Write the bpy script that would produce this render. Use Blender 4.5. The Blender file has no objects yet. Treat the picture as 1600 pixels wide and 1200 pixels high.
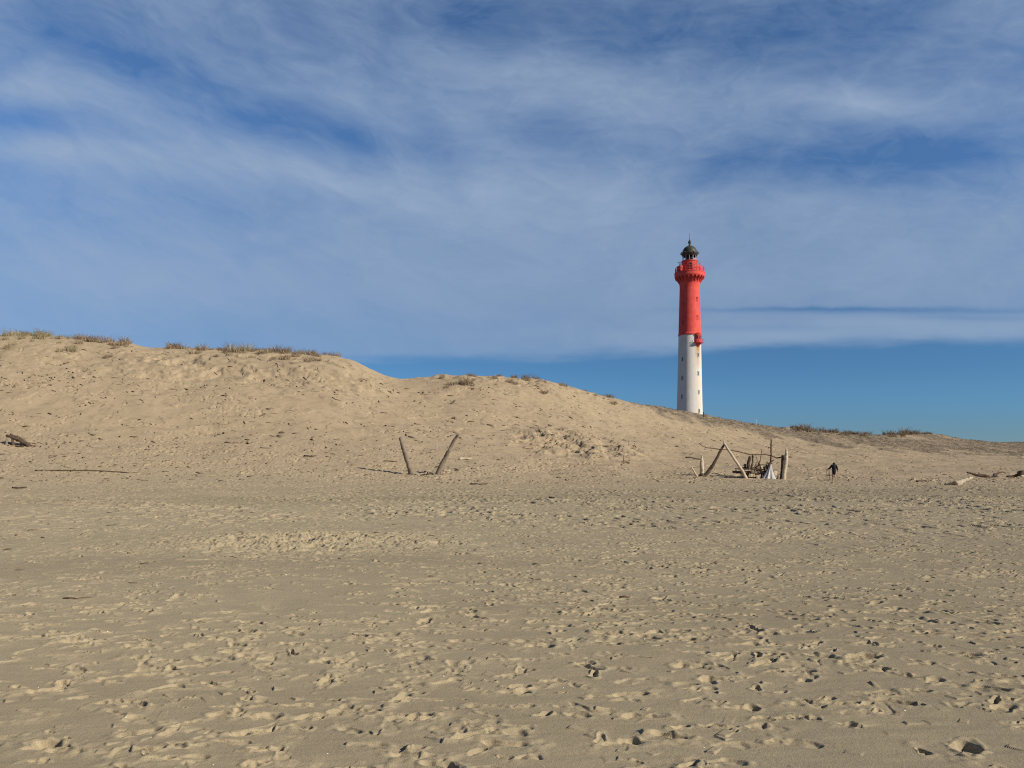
import bpy, math, random
import numpy as np
from mathutils import Vector, Matrix
R = math.radians
S = bpy.context.scene
C = S.collection
random.seed(7)
rng = np.random.default_rng(7)

# ------------------------------------------------------------------ camera, sky, sun, exposure
F = 1202.0           # focal length in pixels of a 1600 px wide picture
CAMZ = 1.6
HOR = 720.0
cam = bpy.data.objects.new('camera', bpy.data.cameras.new('camera'))
C.objects.link(cam)
cam.location = (0, 0, CAMZ)
cam.rotation_euler = (R(90), 0, 0)
cam.data.sensor_width = 36
cam.data.lens = 36 * F / 1600
cam.data.shift_y = (HOR - 600) / 1600
cam.data.clip_start = 0.1
cam.data.clip_end = 20000
S.camera = cam

SUN_AZ, SUN_EL = 119.0, 29.0     # clockwise from +Y, above the horizon
to_sun = Vector((math.sin(R(SUN_AZ)) * math.cos(R(SUN_EL)), math.cos(R(SUN_AZ)) * math.cos(R(SUN_EL)), math.sin(R(SUN_EL))))
sl = bpy.data.lights.new('sun', 'SUN')
sl.energy = 5.0
sl.angle = R(0.53)
sl.color = (1.0, 0.90, 0.76)
so = bpy.data.objects.new('sun', sl)
C.objects.link(so)
so.rotation_euler = to_sun.to_track_quat('Z', 'Y').to_euler()
so.location = (60, -40, 60)

S.view_settings.view_transform = 'Standard'
S.view_settings.look = 'None'
S.view_settings.exposure = 0.0
S.view_settings.gamma = 1.0
S.cycles.max_bounces = 6
S.cycles.use_denoising = False      # keep the grain of the sand
S.cycles.filter_width = 1.15
S.cycles.diffuse_bounces = 2

W = bpy.data.worlds.new('World')
S.world = W
W.use_nodes = True
WN = W.node_tree
WN.nodes.clear()


class NT:
    """small helper that writes node trees as expressions"""
    def __init__(self, nt): self.nt = nt

    def n(self, typ, **kw):
        x = self.nt.nodes.new(typ)
        for k, v in kw.items(): setattr(x, k, v)
        return x

    def put(self, sock, v):
        if isinstance(v, (int, float)): sock.default_value = v
        elif isinstance(v, (tuple, list)): sock.default_value = tuple(v) + ((1.0,) if len(sock.default_value) == 4 and len(v) == 3 else ())
        else: self.nt.links.new(v, sock)

    def m(self, op, a, b=None, c=None, clamp=False):
        x = self.n('ShaderNodeMath', operation=op, use_clamp=clamp)
        for i, v in enumerate((a, b, c)):
            if v is not None: self.put(x.inputs[i], v)
        return x.outputs[0]

    def add(self, *a):
        r = a[0]
        for b in a[1:]: r = self.m('ADD', r, b)
        return r

    def mul(self, a, b): return self.m('MULTIPLY', a, b)
    def sub(self, a, b): return self.m('SUBTRACT', a, b)

    def ss(self, v, lo, hi, a=0.0, b=1.0):
        x = self.n('ShaderNodeMapRange', interpolation_type='SMOOTHSTEP')
        for i, q in enumerate((v, lo, hi, a, b)): self.put(x.inputs[i], q)
        return x.outputs[0]

    def xyz(self, x, y, z=0.0):
        q = self.n('ShaderNodeCombineXYZ')
        for i, v in enumerate((x, y, z)): self.put(q.inputs[i], v)
        return q.outputs[0]

    def noise(self, vec, scale, detail=4, rough=0.55, dist=0.0):
        x = self.n('ShaderNodeTexNoise')
        self.put(x.inputs['Vector'], vec)
        for k, v in (('Scale', scale), ('Detail', detail), ('Roughness', rough), ('Distortion', dist)): self.put(x.inputs[k], v)
        return x.outputs['Fac']

    def mix(self, f, a, b, blend='MIX'):
        x = self.n('ShaderNodeMix', data_type='RGBA', blend_type=blend)
        self.put(x.inputs[0], f); self.put(x.inputs[6], a); self.put(x.inputs[7], b)
        return x.outputs[2]


w = NT(WN)
sky = w.n('ShaderNodeTexSky', sky_type='NISHITA', sun_disc=False)
sky.sun_elevation = R(SUN_EL)
sky.sun_rotation = R(SUN_AZ)
sky.altitude = 1500
sky.air_density = 0.8
sky.dust_density = 0.0
sky.ozone_density = 3.0
tc = w.n('ShaderNodeTexCoord')
sep = w.n('ShaderNodeSeparateXYZ')
WN.links.new(tc.outputs['Generated'], sep.inputs[0])
dx, dy, dz = sep.outputs
ahead = w.m('MAXIMUM', dy, 0.05)
az = w.m('DIVIDE', dx, ahead)
el = w.m('DIVIDE', dz, ahead)


def angle(px, py):
    return (px - 800) / F, (HOR - py) / F


# thin cirrus: streaks sloping down to the right, warped by a slow noise
wv = w.n('ShaderNodeTexNoise', noise_dimensions='2D')
w.put(wv.inputs['Vector'], w.xyz(az, el)); w.put(wv.inputs['Scale'], 3.5); w.put(wv.inputs['Detail'], 2)
ws = w.n('ShaderNodeSeparateColor'); WN.links.new(wv.outputs['Color'], ws.inputs[0])
az2 = w.add(az, w.mul(w.sub(ws.outputs[0], 0.5), 0.09))
el2 = w.add(el, w.mul(w.sub(ws.outputs[1], 0.5), 0.05))
tilt = w.ss(az, -0.6, 0.30, 0.30, -0.02)       # streaks slope on the left, lie level on the right
across = w.add(el2, w.mul(az2, tilt))
streak = w.noise(w.xyz(w.mul(az2, 3.6), w.mul(across, 8.5), 1.3), 1.0, 8, 0.6, 0.4)
puff = w.noise(w.xyz(w.mul(az2, 13.0), w.mul(across, 24.0), 7.7), 1.0, 6, 0.6, 0.9)
fibre = w.noise(w.xyz(w.mul(az, 20.0), w.mul(w.add(el, w.mul(az, tilt), w.mul(puff, 0.03)), 85.0), 4.1), 1.0, 5, 0.62, 0.5)
detail = w.ss(el, 0.16, 0.42, 0.38, 1.0)        # the far veil is smoother
cloud = w.add(w.mul(w.sub(streak, 0.5), w.mul(detail, 1.1)), w.mul(w.mul(w.sub(puff, 0.5), 0.58), detail), w.mul(w.mul(w.sub(fibre, 0.5), 0.24), detail), 0.48)
BL = [  # (px, py, width, height, tilt, amount): gaps of blue and denser veils as directions on the sky
    (40, 188, 170, 30, .12, -.50), (470, 204, 180, 32, .20, -.40), (850, 208, 90, 42, .25, -.46), (1430, 238, 330, 48, -.05, -.48),
    (1180, 45, 420, 70, .02, -.36), (700, 20, 220, 40, .1, -.22), (1390, 285, 260, 26, .1, -.15), (60, 50, 260, 50, .1, -.12), (250, 105, 170, 30, .22, -.28), (690, 225, 60, 40, .6, -.18),
    (900, 130, 190, 70, .05, .26), (330, 252, 300, 44, .22, .34), (1000, 330, 400, 70, .05, .22), (1390, 165, 130, 26, .16, .36), (110, 140, 190, 26, .14, .30), (60, 238, 220, 26, .10, .26), (620, 245, 60, 70, .6, .18), (760, 300, 60, 60, .7, .12),
    (800, 430, 1100, 80, .0, .18), (1400, 515, 420, 22, -.02, .28), (100, 440, 400, 60, 0, .12),
    (1420, 486, 240, 5, .004, -.36), (1280, 483, 190, 3.5, -.006, -.24), (1500, 497, 130, 5, .02, -.2), (1200, 512, 160, 6, 0, -.15), (1350, 450, 400, 40, 0, .10)]
for (px, py, sx, sy, tl, amt) in BL:
    a0, e0 = angle(px, py)
    u = w.sub(az2 if sy > 20 else az, a0)
    v = w.add(w.sub(el2 if sy > 20 else w.add(el, w.mul(w.sub(puff, 0.5), 0.008)), e0), w.mul(u, tl))
    q = w.add(w.m('POWER', w.mul(u, F / sx), 2), w.m('POWER', w.mul(v, F / sy), 2))
    cloud = w.add(cloud, w.mul(w.m('EXPONENT', w.mul(q, -1.0)), amt))
cloud = w.m('MAXIMUM', cloud, 0.0)
cloud = w.m('MINIMUM', cloud, 1.0)
edge_w = w.mul(w.sub(w.noise(w.xyz(w.mul(az, 7), w.mul(el, 34), 2.0), 1.0, 5), 0.5), 0.034)
edge = w.ss(w.add(el, w.mul(az, -0.034), edge_w), 0.127, 0.147)
cloud = w.mul(w.mul(cloud, edge), w.mul(w.ss(el, 0.72, 1.2, 1, 0), w.ss(w.m('ABSOLUTE', az), 1.2, 4.0, 1, 0)))   # the veil lies in this part of the sky only
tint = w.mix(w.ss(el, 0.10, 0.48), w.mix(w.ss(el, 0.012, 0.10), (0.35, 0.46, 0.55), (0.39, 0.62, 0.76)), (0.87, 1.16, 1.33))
tint = w.mix(w.ss(el, 0.68, 1.1), tint, (0.40, 0.52, 0.66))  # sky dimmed overhead, out of view, to lower the ambient light
tint = w.mix(w.ss(w.m('ABSOLUTE', az), 1.2, 4.0), tint, (0.40, 0.52, 0.66))  # dimmed to the sides and behind too, again to cut ambient light
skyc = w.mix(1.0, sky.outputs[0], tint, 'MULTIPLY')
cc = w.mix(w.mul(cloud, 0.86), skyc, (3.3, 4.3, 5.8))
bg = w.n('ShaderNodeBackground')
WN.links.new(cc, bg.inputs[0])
bg.inputs[1].default_value = 0.1
wo = w.n('ShaderNodeOutputWorld')
WN.links.new(bg.outputs[0], wo.inputs[0])

# ------------------------------------------------------------------ helpers


def tag(o, label=None, cat=None, group=None, kind=None):
    if label: o['label'] = label
    if cat: o['category'] = cat
    if group: o['group'] = group
    if kind: o['kind'] = kind
    return o


def link(name, me, mat=None, parent=None, loc=None):
    o = bpy.data.objects.new(name, me)
    C.objects.link(o)
    if mat is not None and me is not None and not me.materials: me.materials.append(mat)
    if parent is not None: o.parent = parent
    if loc is not None: o.location = loc
    return o


def empty(name, loc):
    o = bpy.data.objects.new(name, None)
    C.objects.link(o)
    o.location = loc
    o.empty_display_size = 0.3
    return o


def P(px, py, Y):
    return Vector(((px - 800) / F * Y, Y, CAMZ + (HOR - py) / F * Y))


def hsh(ix, iy, seed):
    h = (ix.astype(np.int64) * 374761393 + iy.astype(np.int64) * 668265263 + seed * 1442695041) & 0xffffffff
    h = ((h ^ (h >> 13)) * 1274126177) & 0xffffffff
    return (h ^ (h >> 16)) & 0xffff


_ga = np.arange(65536) / 65536 * 2 * np.pi
GX, GY = np.cos(_ga).astype(np.float32), np.sin(_ga).astype(np.float32)


def perlin(x, y, seed=0):
    ix, iy = np.floor(x), np.floor(y)
    fx, fy = (x - ix).astype(np.float32), (y - iy).astype(np.float32)
    u, v = fx * fx * fx * (fx * (fx * 6 - 15) + 10), fy * fy * fy * (fy * (fy * 6 - 15) + 10)
    def g(ax, ay):
        h = hsh(ix + ax, iy + ay, seed)
        return GX[h] * (fx - ax) + GY[h] * (fy - ay)
    a = g(0, 0); a += u * (g(1, 0) - a)
    b = g(0, 1); b += u * (g(1, 1) - b)
    return (a + v * (b - a)) * 1.5


def fbm(x, y, seed, octaves=3, gain=0.5):
    r, amp = 0, 1.0
    for o in range(octaves):
        r = r + amp * perlin(x * 2 ** o, y * 2 ** o, seed + o * 17)
        amp *= gain
    return r


def sstep(a, b, x):
    t = np.clip((x - a) / (b - a), 0, 1)
    return t * t * (3 - 2 * t)


# ------------------------------------------------------------------ terrain: beach and dunes as one height field
PXT = np.arange(-800, 2401, 4.0)


def smooth(a, n):
    k = np.hanning(2 * n + 1); k /= k.sum()
    return np.convolve(np.pad(a, n, mode='edge'), k, 'valid')


crest_row = np.interp(PXT, [-400, 0, 60, 100, 150, 200, 215, 235, 270, 350, 420, 470, 520, 550, 565, 580, 600, 625, 650, 690, 720, 780, 850, 880, 920, 960,
                            1000, 1060, 1100, 1150, 1200, 1230, 1260, 1300, 1340, 1380, 1400, 1450, 1470, 1490, 1520, 1560, 1600, 2000],
                      [515, 524, 526, 530, 534, 538, 542, 545, 545, 549, 551, 555, 558, 564, 571, 579, 587, 592, 592, 589, 588, 590, 596, 603, 614, 624,
                       633, 642, 651, 659, 667, 671, 673, 675, 679, 681, 679, 679, 681, 685, 689, 693, 692, 700])
KP = [-400, 0, 200, 350, 520, 620, 760, 880, 1000, 1100, 1230, 1400, 1600, 2000]
#      knots: (Y, row) pairs from beach to just below the crest, then crest Y
KN = [
    [(54, 0), (65, 711), (75, 668), (88, 590), 101], [(54, 0), (65, 712), (75, 670), (88, 590), 102], [(54, 0), (65, 714), (75, 676), (89, 600), 102],
    [(55, 0), (66, 715), (77, 676), (90, 606), 103], [(56, 0), (67, 716), (79, 672), (92, 604), 104], [(57, 0), (68, 720), (81, 676), (94, 632), 108],
    [(58, 0), (69, 725), (82, 684), (95, 636), 108], [(60, 0), (72, 728), (86, 690), (98, 650), 111], [(61, 0), (74, 731), (90, 700), (106, 665), 121],
    [(62, 0), (76, 734), (94, 708), (113, 676), 131], [(63, 0), (79, 735), (102, 712), (126, 690), 146], [(64, 0), (82, 735), (110, 715), (138, 698), 166],
    [(66, 0), (90, 733), (130, 716), (165, 705), 206], [(66, 0), (95, 733), (140, 720), (180, 709), 230]]
kY, kZ = [], []
for i in range(4):
    ys = np.array([k[i][0] for k in KN], float)
    zs = np.array([0.0 if k[i][1] == 0 else CAMZ + (HOR - k[i][1]) / F * k[i][0] for k in KN])
    kY.append(smooth(np.interp(PXT, KP, ys), 25)); kZ.append(smooth(np.interp(PXT, KP, zs), 25))
cy = smooth(np.interp(PXT, KP, [k[4] for k in KN]), 25)
cz = CAMZ + (HOR - smooth(crest_row, 3)) / F * cy
kY.append(cy); kZ.append(cz)
kY.append(cy + 22); kZ.append(np.minimum(cz - 1.2, CAMZ + (HOR - crest_row - 5) / F * (cy + 22)))
kY.append(np.full_like(cy, 262.0)); kZ.append(np.interp(PXT, [-400, 600, 1000, 1100, 1230, 1600, 2000], [12, 13, 15.2, 15.3, 9.5, 4.5, 3]))
kY.append(np.full_like(cy, 320.0)); kZ.append(np.interp(PXT, [-400, 600, 1000, 1100, 1230, 1600, 2000], [10, 11, 13, 13, 8, 3.5, 2]))
kY.insert(0, np.full_like(cy, 20.0)); kZ.insert(0, np.zeros_like(cy))
kY, kZ = np.array(kY), np.array(kZ)
sec = np.diff(kZ, axis=0) / np.diff(kY, axis=0)
kM = np.zeros_like(kZ)
h0, h1 = np.diff(kY, axis=0)[:-1], np.diff(kY, axis=0)[1:]
kM[1:-1] = (sec[:-1] * h1 + sec[1:] * h0) / (h0 + h1)
kM[1] = 0.35 * kM[1]
kM[-1] = sec[-1]


def base_height(X, Y):
    px = 800 + F * X / Y
    out = np.zeros_like(Y)
    for j in range(len(kY) - 1):
        y0, y1 = np.interp(px, PXT, kY[j]), np.interp(px, PXT, kY[j + 1])
        m = (Y >= y0) & (Y < y1)
        if not m.any(): continue
        p, h = px[m], (y1 - y0)[m]
        s = (Y[m] - y0[m]) / h
        z0, z1 = np.interp(p, PXT, kZ[j]), np.interp(p, PXT, kZ[j + 1])
        m0, m1 = np.interp(p, PXT, kM[j]), np.interp(p, PXT, kM[j + 1])
        out[m] = (2 * s**3 - 3 * s**2 + 1) * z0 + (s**3 - 2 * s**2 + s) * h * m0 + (-2 * s**3 + 3 * s**2) * z1 + (s**3 - s**2) * h * m1
    return out


DT = 0.00105
tc_in = np.arange(-0.735, 0.7351, DT)
side = 0.735 + np.cumsum(np.geomspace(DT, 0.02, 60))
T = np.concatenate([-side[::-1], tc_in, side])
YR = [2.0]
while YR[-1] < 320:
    y = YR[-1]
    YR.append(y + (0.008 * y if y < 3.6 else 0.0014 * y if y < 9 else 0.0028 * y if y < 62 else 0.22 if y < 112 else 0.0045 * y))
YR = np.array(YR[:-1] + [319.9])
NR, NC = len(YR), len(T)
Yg = np.repeat(YR[:, None], NC, 1)
Xg = T[None, :] * YR[:, None]
B = base_height(Xg, Yg)
pxg = 800 + F * T
crY = np.interp(pxg, PXT, cy)[None, :]
dune = sstep(54, 70, Yg)
beachm = 1 - dune
# dune relief: soft hummocks everywhere, broken scarps under the left crest, vegetated hummock in the middle, old plants on the right ridge
footY = np.interp(pxg, PXT, kY[2])[None, :]
rel = (Yg - footY) / (crY - footY)
up = sstep(0.0, 0.5, rel) * (1 - sstep(1.15, 1.6, rel))
left = 1 - sstep(600, 680, pxg)[None, :] * 0.65
hum = 0.20 * fbm(Xg / 7.0, Yg / 5.0, 11, 2) * dune + 0.06 * fbm(Xg / 2.6, Yg / 2.4, 13, 2) * dune + 0.018 * fbm(Xg / 1.3, Yg / 1.5, 12, 2) * dune
rid = 1 - np.abs(fbm(Xg / 3.2, Yg / 2.6, 14, 3))
scarp = np.exp(-((rel - 0.80) / 0.13) ** 2) * (1 - sstep(560, 640, pxg))[None, :] * (0.35 + 0.65 * sstep(150, 260, pxg))[None, :]
cl = fbm(Xg / 7.0, Yg / 4.5, 14, 4)
hum += scarp * (0.50 * (sstep(-0.12, 0.12, cl) - 0.5) + 0.30 * (sstep(0.26, 0.40, cl) + sstep(-0.40, -0.26, cl)) + 0.10 * fbm(Xg / 1.6, Yg / 1.3, 19, 2))
cl2 = fbm(Xg / 4.0 + 0.4 * Yg / 4.0, Yg / 3.0, 15, 3)
hum += 0.10 * (sstep(0.30, 0.42, cl2) - 0.5 * sstep(0.3, 0.8, cl2)) * dune * sstep(0.15, 0.4, rel) * (1 - scarp)
hx, hy = (pxg - 900)[None, :] / 105.0, (Yg - 84.0) / 8.0
mound = np.exp(-(hx ** 2 + hy ** 2) ** 2)
mc = fbm(Xg / 2.4, Yg / 1.8, 23, 4)
hum += mound * (0.22 + 0.24 * sstep(-0.1, 0.1, mc) + 0.18 * sstep(0.25, 0.40, mc) + 0.15 * mc)
ridge_line = np.interp(pxg, [850, 930, 1000, 1060, 1120, 1200, 1300, 1390, 1500, 1600, 1900], [600, 613, 636, 660, 672, 686, 702, 706, 714, 716, 720])
rowg = HOR - (B - CAMZ) * F / Yg
vegm = sstep(0, 9, ridge_line[None, :] - rowg + 9 * fbm(Xg / 4.0, Yg / 6.0, 31, 3)) * sstep(880, 960, pxg)[None, :] * dune
sandy = sstep(0.15, 0.4, perlin(Xg / 9.0, Yg / 9.0, 37)) * sstep(1250, 1350, pxg)[None, :]
vegm = vegm * (1 - 0.6 * sandy)
hum += vegm * (0.20 * np.abs(fbm(Xg / 1.9, Yg / 3.0, 33, 2)) + 0.04 * np.abs(perlin(Xg / 0.6, Yg / 0.8, 34)))
hum += 0.22 * fbm(Xg / 1.5, Yg / 1.5, 35, 3) * np.exp(-((rel - 0.97) / 0.07) ** 2) * sstep(640, 700, pxg)[None, :]
fade_back = 1 - sstep(1.05, 1.5, rel)
B = B + hum * fade_back
# foreshore swells
B += beachm * (0.05 * fbm(Xg / 7.0, Yg / 3.5, 41, 2) + 0.012 * fbm(Xg / 1.4, Yg / 0.7, 42, 2))
hx, hy = (Xg + 4.3) / 2.5, (Yg - 15.2) / 1.9
dug = np.exp(-(hx ** 2 + hy ** 2) ** 1.5)
hx, hy = (Xg + 1.9) / 1.2, (Yg - 15.0) / 0.9
dug = np.maximum(dug, 0.9 * np.exp(-(hx ** 2 + hy ** 2) ** 1.5))
B += dug * (0.03 + 0.06 * fbm(Xg / 0.55, Yg / 0.5, 44, 3))

W1 = 0.036 * perlin(Xg / 0.17, Yg / 0.17, 51) + 0.006 * perlin(Xg / 0.05, Yg / 0.05, 52)
W2 = 0.030 * perlin(Xg / 0.15, Yg / 0.15, 53) + 0.006 * perlin(Xg / 0.05, Yg / 0.05, 54)
W3 = perlin(Xg / 0.07, Yg / 0.07, 55)
D = np.zeros_like(B)
loose = np.zeros_like(B)


def window(x, y, r):
    r0, r1 = np.searchsorted(YR, (y - r, y + r))
    if r1 - r0 < 1: return None
    yy = max(y - r, 2.0)
    ts = sorted(((x - r) / yy, (x - r) / (y + r), (x + r) / yy, (x + r) / (y + r)))
    c0, c1 = np.searchsorted(T, (ts[0], ts[-1]))
    if c1 - c0 < 2: return None
    return slice(r0, r1), slice(c0, c1)


def footprint(x, y, th, L, Wd, d, rimh, kick, crumb):
    w_ = window(x, y, L * 1.7)
    if w_ is None: return
    ddx, ddy = Xg[w_] - x, Yg[w_] - y
    c, s = math.cos(th), math.sin(th)
    u = ddx * c + ddy * s + W1[w_]
    v = -ddx * s + ddy * c + W2[w_]
    a, b = L / 2, Wd / 2
    bu = b * (1 + 0.30 * np.clip(u / a, -1, 1) - 0.25 * np.exp(-((u + 0.1 * a) / (0.35 * a)) ** 2))
    q = np.sqrt((u / a) ** 2 + (v / bu) ** 2)
    sw = np.clip(2.6 * (0.0014 if y < 9 else 0.0028) * y / b, 0.30, 0.95)
    vq = (v / bu) ** 2 / (q * q + 1e-6)
    ins = 1 - sstep(0.76 - (sw - 0.30) * (0.35 + 0.65 * vq), 1.06, q)
    un = u / a
    prof = 0.14 + 1.0 * np.clip((un + 1) / 1.75, 0, 1) ** 1.5 + 0.45 * np.exp(-((un + 0.62) / 0.28) ** 2)   # the toe digs in
    D[w_] = D[w_] * (1 - 0.8 * ins) - d * ins * prof
    rim = rimh * np.exp(-((q - 1.28) / 0.24) ** 2) * np.clip(0.55 + 1.3 * W3[w_], 0, 1.6)
    km = kick * np.exp(-(((un + 1.45) / 0.55) ** 2 + (v / (1.5 * b)) ** 2)) * np.clip(0.7 + W3[w_], 0.1, 1.6)
    km2 = 0.7 * kick * np.exp(-(((un - 0.1) / 0.30) ** 2 + (v / (0.8 * b)) ** 2))
    D[w_] += rim + km + km2
    lo = crumb * np.maximum(1 - sstep(1.0, 1.5, q), np.exp(-(((un + 1.5) / 0.7) ** 2 + (v / (1.7 * b)) ** 2)))
    loose[w_] = np.maximum(loose[w_], lo)


def streakmark(x, y, th, L, wd, h):
    w_ = window(x, y, L * 0.7)
    if w_ is None: return
    ddx, ddy = Xg[w_] - x, Yg[w_] - y
    c, s = math.cos(th), math.sin(th)
    u = (ddx * c + ddy * s) / (L / 2)
    v = (-ddx * s + ddy * c + 0.5 * W2[w_]) / wd
    k = np.exp(-u ** 4 - v ** 2)
    D[w_] += h * k
    loose[w_] = np.maximum(loose[w_], 0.8 * k)


prints = []
for _ in range(330):        # walked trails
    y0 = math.sqrt(random.uniform(9, 62 ** 2)) if random.random() < 0.6 else random.uniform(3, 20)
    x0 = random.uniform(-0.85, 0.85) * y0
    th = random.choice((0, 0, math.pi)) + random.gauss(-0.15, 0.45) if random.random() < 0.8 else random.uniform(0, 6.28)
    for k in range(random.randint(5, 26)):
        sd = 0.10 if k % 2 else -0.10
        prints.append((x0 - sd * math.sin(th), y0 + sd * math.cos(th), th + random.gauss(0, 0.12)))
        st = random.uniform(0.55, 0.78)
        x0 += st * math.cos(th); y0 += st * math.sin(th)
        th += random.gauss(0, 0.05)
for _ in range(13000):      # everything else
    y0 = math.sqrt(random.uniform(4, 64 ** 2))
    prints.append((random.uniform(-0.85, 0.85) * y0, y0, random.gauss(-0.2, 0.6) + random.choice((0, 0, 0, math.pi))))
for _ in range(1100):
    y0 = math.sqrt(random.uniform(9, 14 ** 2))
    prints.append((random.uniform(-0.85, 0.85) * y0, y0, random.gauss(-0.2, 0.55) + random.choice((0, 0, 0, math.pi))))
pa = np.array([(p[0], p[1]) for p in prints])
dens = fbm(pa[:, 0] / 3.5, pa[:, 1] / 2.6, 61, 2) + 0.18 + 0.15 * (pa[:, 0] / pa[:, 1] / 0.66) * (pa[:, 1] < 14)
for (x, y, th), dn in zip(prints, dens):
    if y < 2.3 or (dn < random.uniform(-0.75, 0.35)): continue
    k = random.random()
    L = random.uniform(0.13, 0.28)
    d = random.uniform(0.008, 0.022) if k < 0.52 else random.uniform(0.028, 0.058) if k < 0.88 else 0.007
    far = float(sstep(9, 26, y))
    L *= 1 + 0.35 * far; d *= 1 + 0.35 * far
    footprint(x, y, th, L, L * random.uniform(0.34, 0.50), d, min(d, 0.05) * (random.uniform(0.12, 0.40) + 0.3 * far), min(d, 0.05) * (random.uniform(0.1, 0.55) + 0.3 * far), random.uniform(0.25, 0.9))
for _ in range(4300):       # heel and toe dents, clods
    y = math.sqrt(random.uniform(5, 20 ** 2)); x = random.uniform(-0.85, 0.85) * y
    if float(fbm(np.array([x / 2.2]), np.array([y / 1.6]), 62, 2)[0]) + 0.3 < random.uniform(-0.3, 0.6): continue
    L = random.uniform(0.06, 0.15); d = random.uniform(0.012, 0.036)
    footprint(x, y, random.gauss(0.0, 0.4), L, L * random.uniform(0.35, 0.65), d, d * random.uniform(0.1, 0.5), d * random.uniform(0.1, 0.5), random.uniform(0.2, 0.8))
CL = 0.019 + 0.020 * sstep(9, 24, Yg)
D = np.where(D > 0, CL * np.tanh(D / CL), D)
PL = 0.085 + 0.20 * dune
D = np.where(D < 0, PL * np.tanh(D / PL), D)   # the sand fills deep holes
for _ in range(2600):
    y = math.sqrt(random.uniform(5, 18 ** 2)); x = random.uniform(-0.85, 0.85) * y
    w_ = window(x, y, 0.2)
    if w_ is None: continue
    th = random.gauss(0.2, 0.7); c, s_ = math.cos(th), math.sin(th)
    ddx, ddy = Xg[w_] - x, Yg[w_] - y
    u = (ddx * c + ddy * s_) / random.uniform(0.03, 0.09) + 6 * W1[w_]; v = (-ddx * s_ + ddy * c) / random.uniform(0.015, 0.05) + 6 * W2[w_]
    k = (1 - sstep(0.8, 1.1, np.maximum(np.abs(u), np.abs(v)))) * np.clip((1 - u) / 2, 0, 1)
    D[w_] += random.uniform(0.004, 0.016) * k
    loose[w_] = np.maximum(loose[w_], random.uniform(0, 0.5) * k)
for _ in range(230):
    y0 = math.sqrt(random.uniform(5, 22 ** 2))
    x0 = random.uniform(-0.85, 0.85) * y0
    streakmark(x0, y0, random.gauss(0.12, 0.35), random.uniform(0.15, 0.6), random.uniform(0.012, 0.03), random.uniform(0.004, 0.014))
# trodden divots on the dune slopes
for _ in range(15000):
    t = random.uniform(-0.72, 0.72); y = random.uniform(58, 116)
    x = t * y
    dn = float(fbm(np.array([x / 9.0]), np.array([y / 5.0]), 71, 2)[0])
    if dn < random.uniform(-0.1, 0.75): continue
    footprint(x, y, random.gauss(0.5, 0.6), random.uniform(0.35, 1.0), random.uniform(0.24, 0.45), random.uniform(0.05, 0.26), 0.015, 0.02, 0.0)
# small damp clods broken out of the crust
crumb = np.clip(perlin(Xg / 0.065, Yg / 0.065, 81) + 0.4 * perlin(Xg / 0.030, Yg / 0.030, 82), -0.5, 1)
mid = sstep(10, 26, Yg) * (1 - sstep(66, 84, Yg))
D += np.maximum(loose, 0.8 * dug) * 0.0045 * crumb + beachm * 0.0006 * crumb * sstep(-0.3, 0.4, fbm(Xg / 1.1, Yg / 0.8, 99, 2))
chunk = perlin(Xg / 0.13, Yg / 0.12, 83)
D += dug * (0.035 * np.abs(chunk) - 0.075 * sstep(0.15, 0.5, perlin(Xg / 0.30, Yg / 0.26, 89)) + 0.02 * crumb)
D += mid * 0.045 * sstep(0.25, 0.5, perlin(Xg / 0.24, Yg / 0.5, 92)) * sstep(-0.5, 0.3, fbm(Xg / 6, Yg / 5, 93, 2))
D -= mid * 0.045 * sstep(0.28, 0.5, perlin(Xg / 0.30, Yg / 0.34, 90)) * sstep(-0.5, 0.2, fbm(Xg / 7, Yg / 4, 97, 2))
D += mid * 0.015 * fbm(Xg / 0.4, Yg / 0.34, 84, 2) * (0.6 + 0.6 * sstep(-0.3, 0.3, fbm(Xg / 9, Yg / 5, 85, 2)))
D += 0.0030 * beachm * fbm(Xg / 0.33, Yg / 0.10, 86, 2)
D += 0.010 * dune * fade_back * perlin(Xg / 0.45, Yg / 0.5, 87)
Z = B + D
loose = np.clip(np.maximum(loose, 0.55 * dug + 0.25 * mid * sstep(0, 0.5, fbm(Xg / 2.0, Yg / 1.5, 88, 2))), 0, 1)


def height_at(x, y):
    r = min(max(int(np.searchsorted(YR, y)) - 1, 0), NR - 2)
    c = min(max(int(np.searchsorted(T, x / y)) - 1, 0), NC - 2)
    f, g = (y - YR[r]) / (YR[r + 1] - YR[r]), (x / y - T[c]) / (T[c + 1] - T[c])
    return float((1 - f) * ((1 - g) * Z[r, c] + g * Z[r, c + 1]) + f * ((1 - g) * Z[r + 1, c] + g * Z[r + 1, c + 1]))


BS = B


def ray_hit(px, py):
    """world point of the sand seen in the direction of a picture point"""
    c = int(np.clip(np.searchsorted(T, (px - 800) / F), 0, NC - 1))
    rows = HOR - (BS[:, c] - CAMZ) * F / YR
    k = np.nonzero(rows <= py)[0]
    y = YR[k[0]] if len(k) else YR[int(np.argmin(rows))]
    x = (px - 800) / F * y
    return Vector((x, y, height_at(x, y)))


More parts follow.
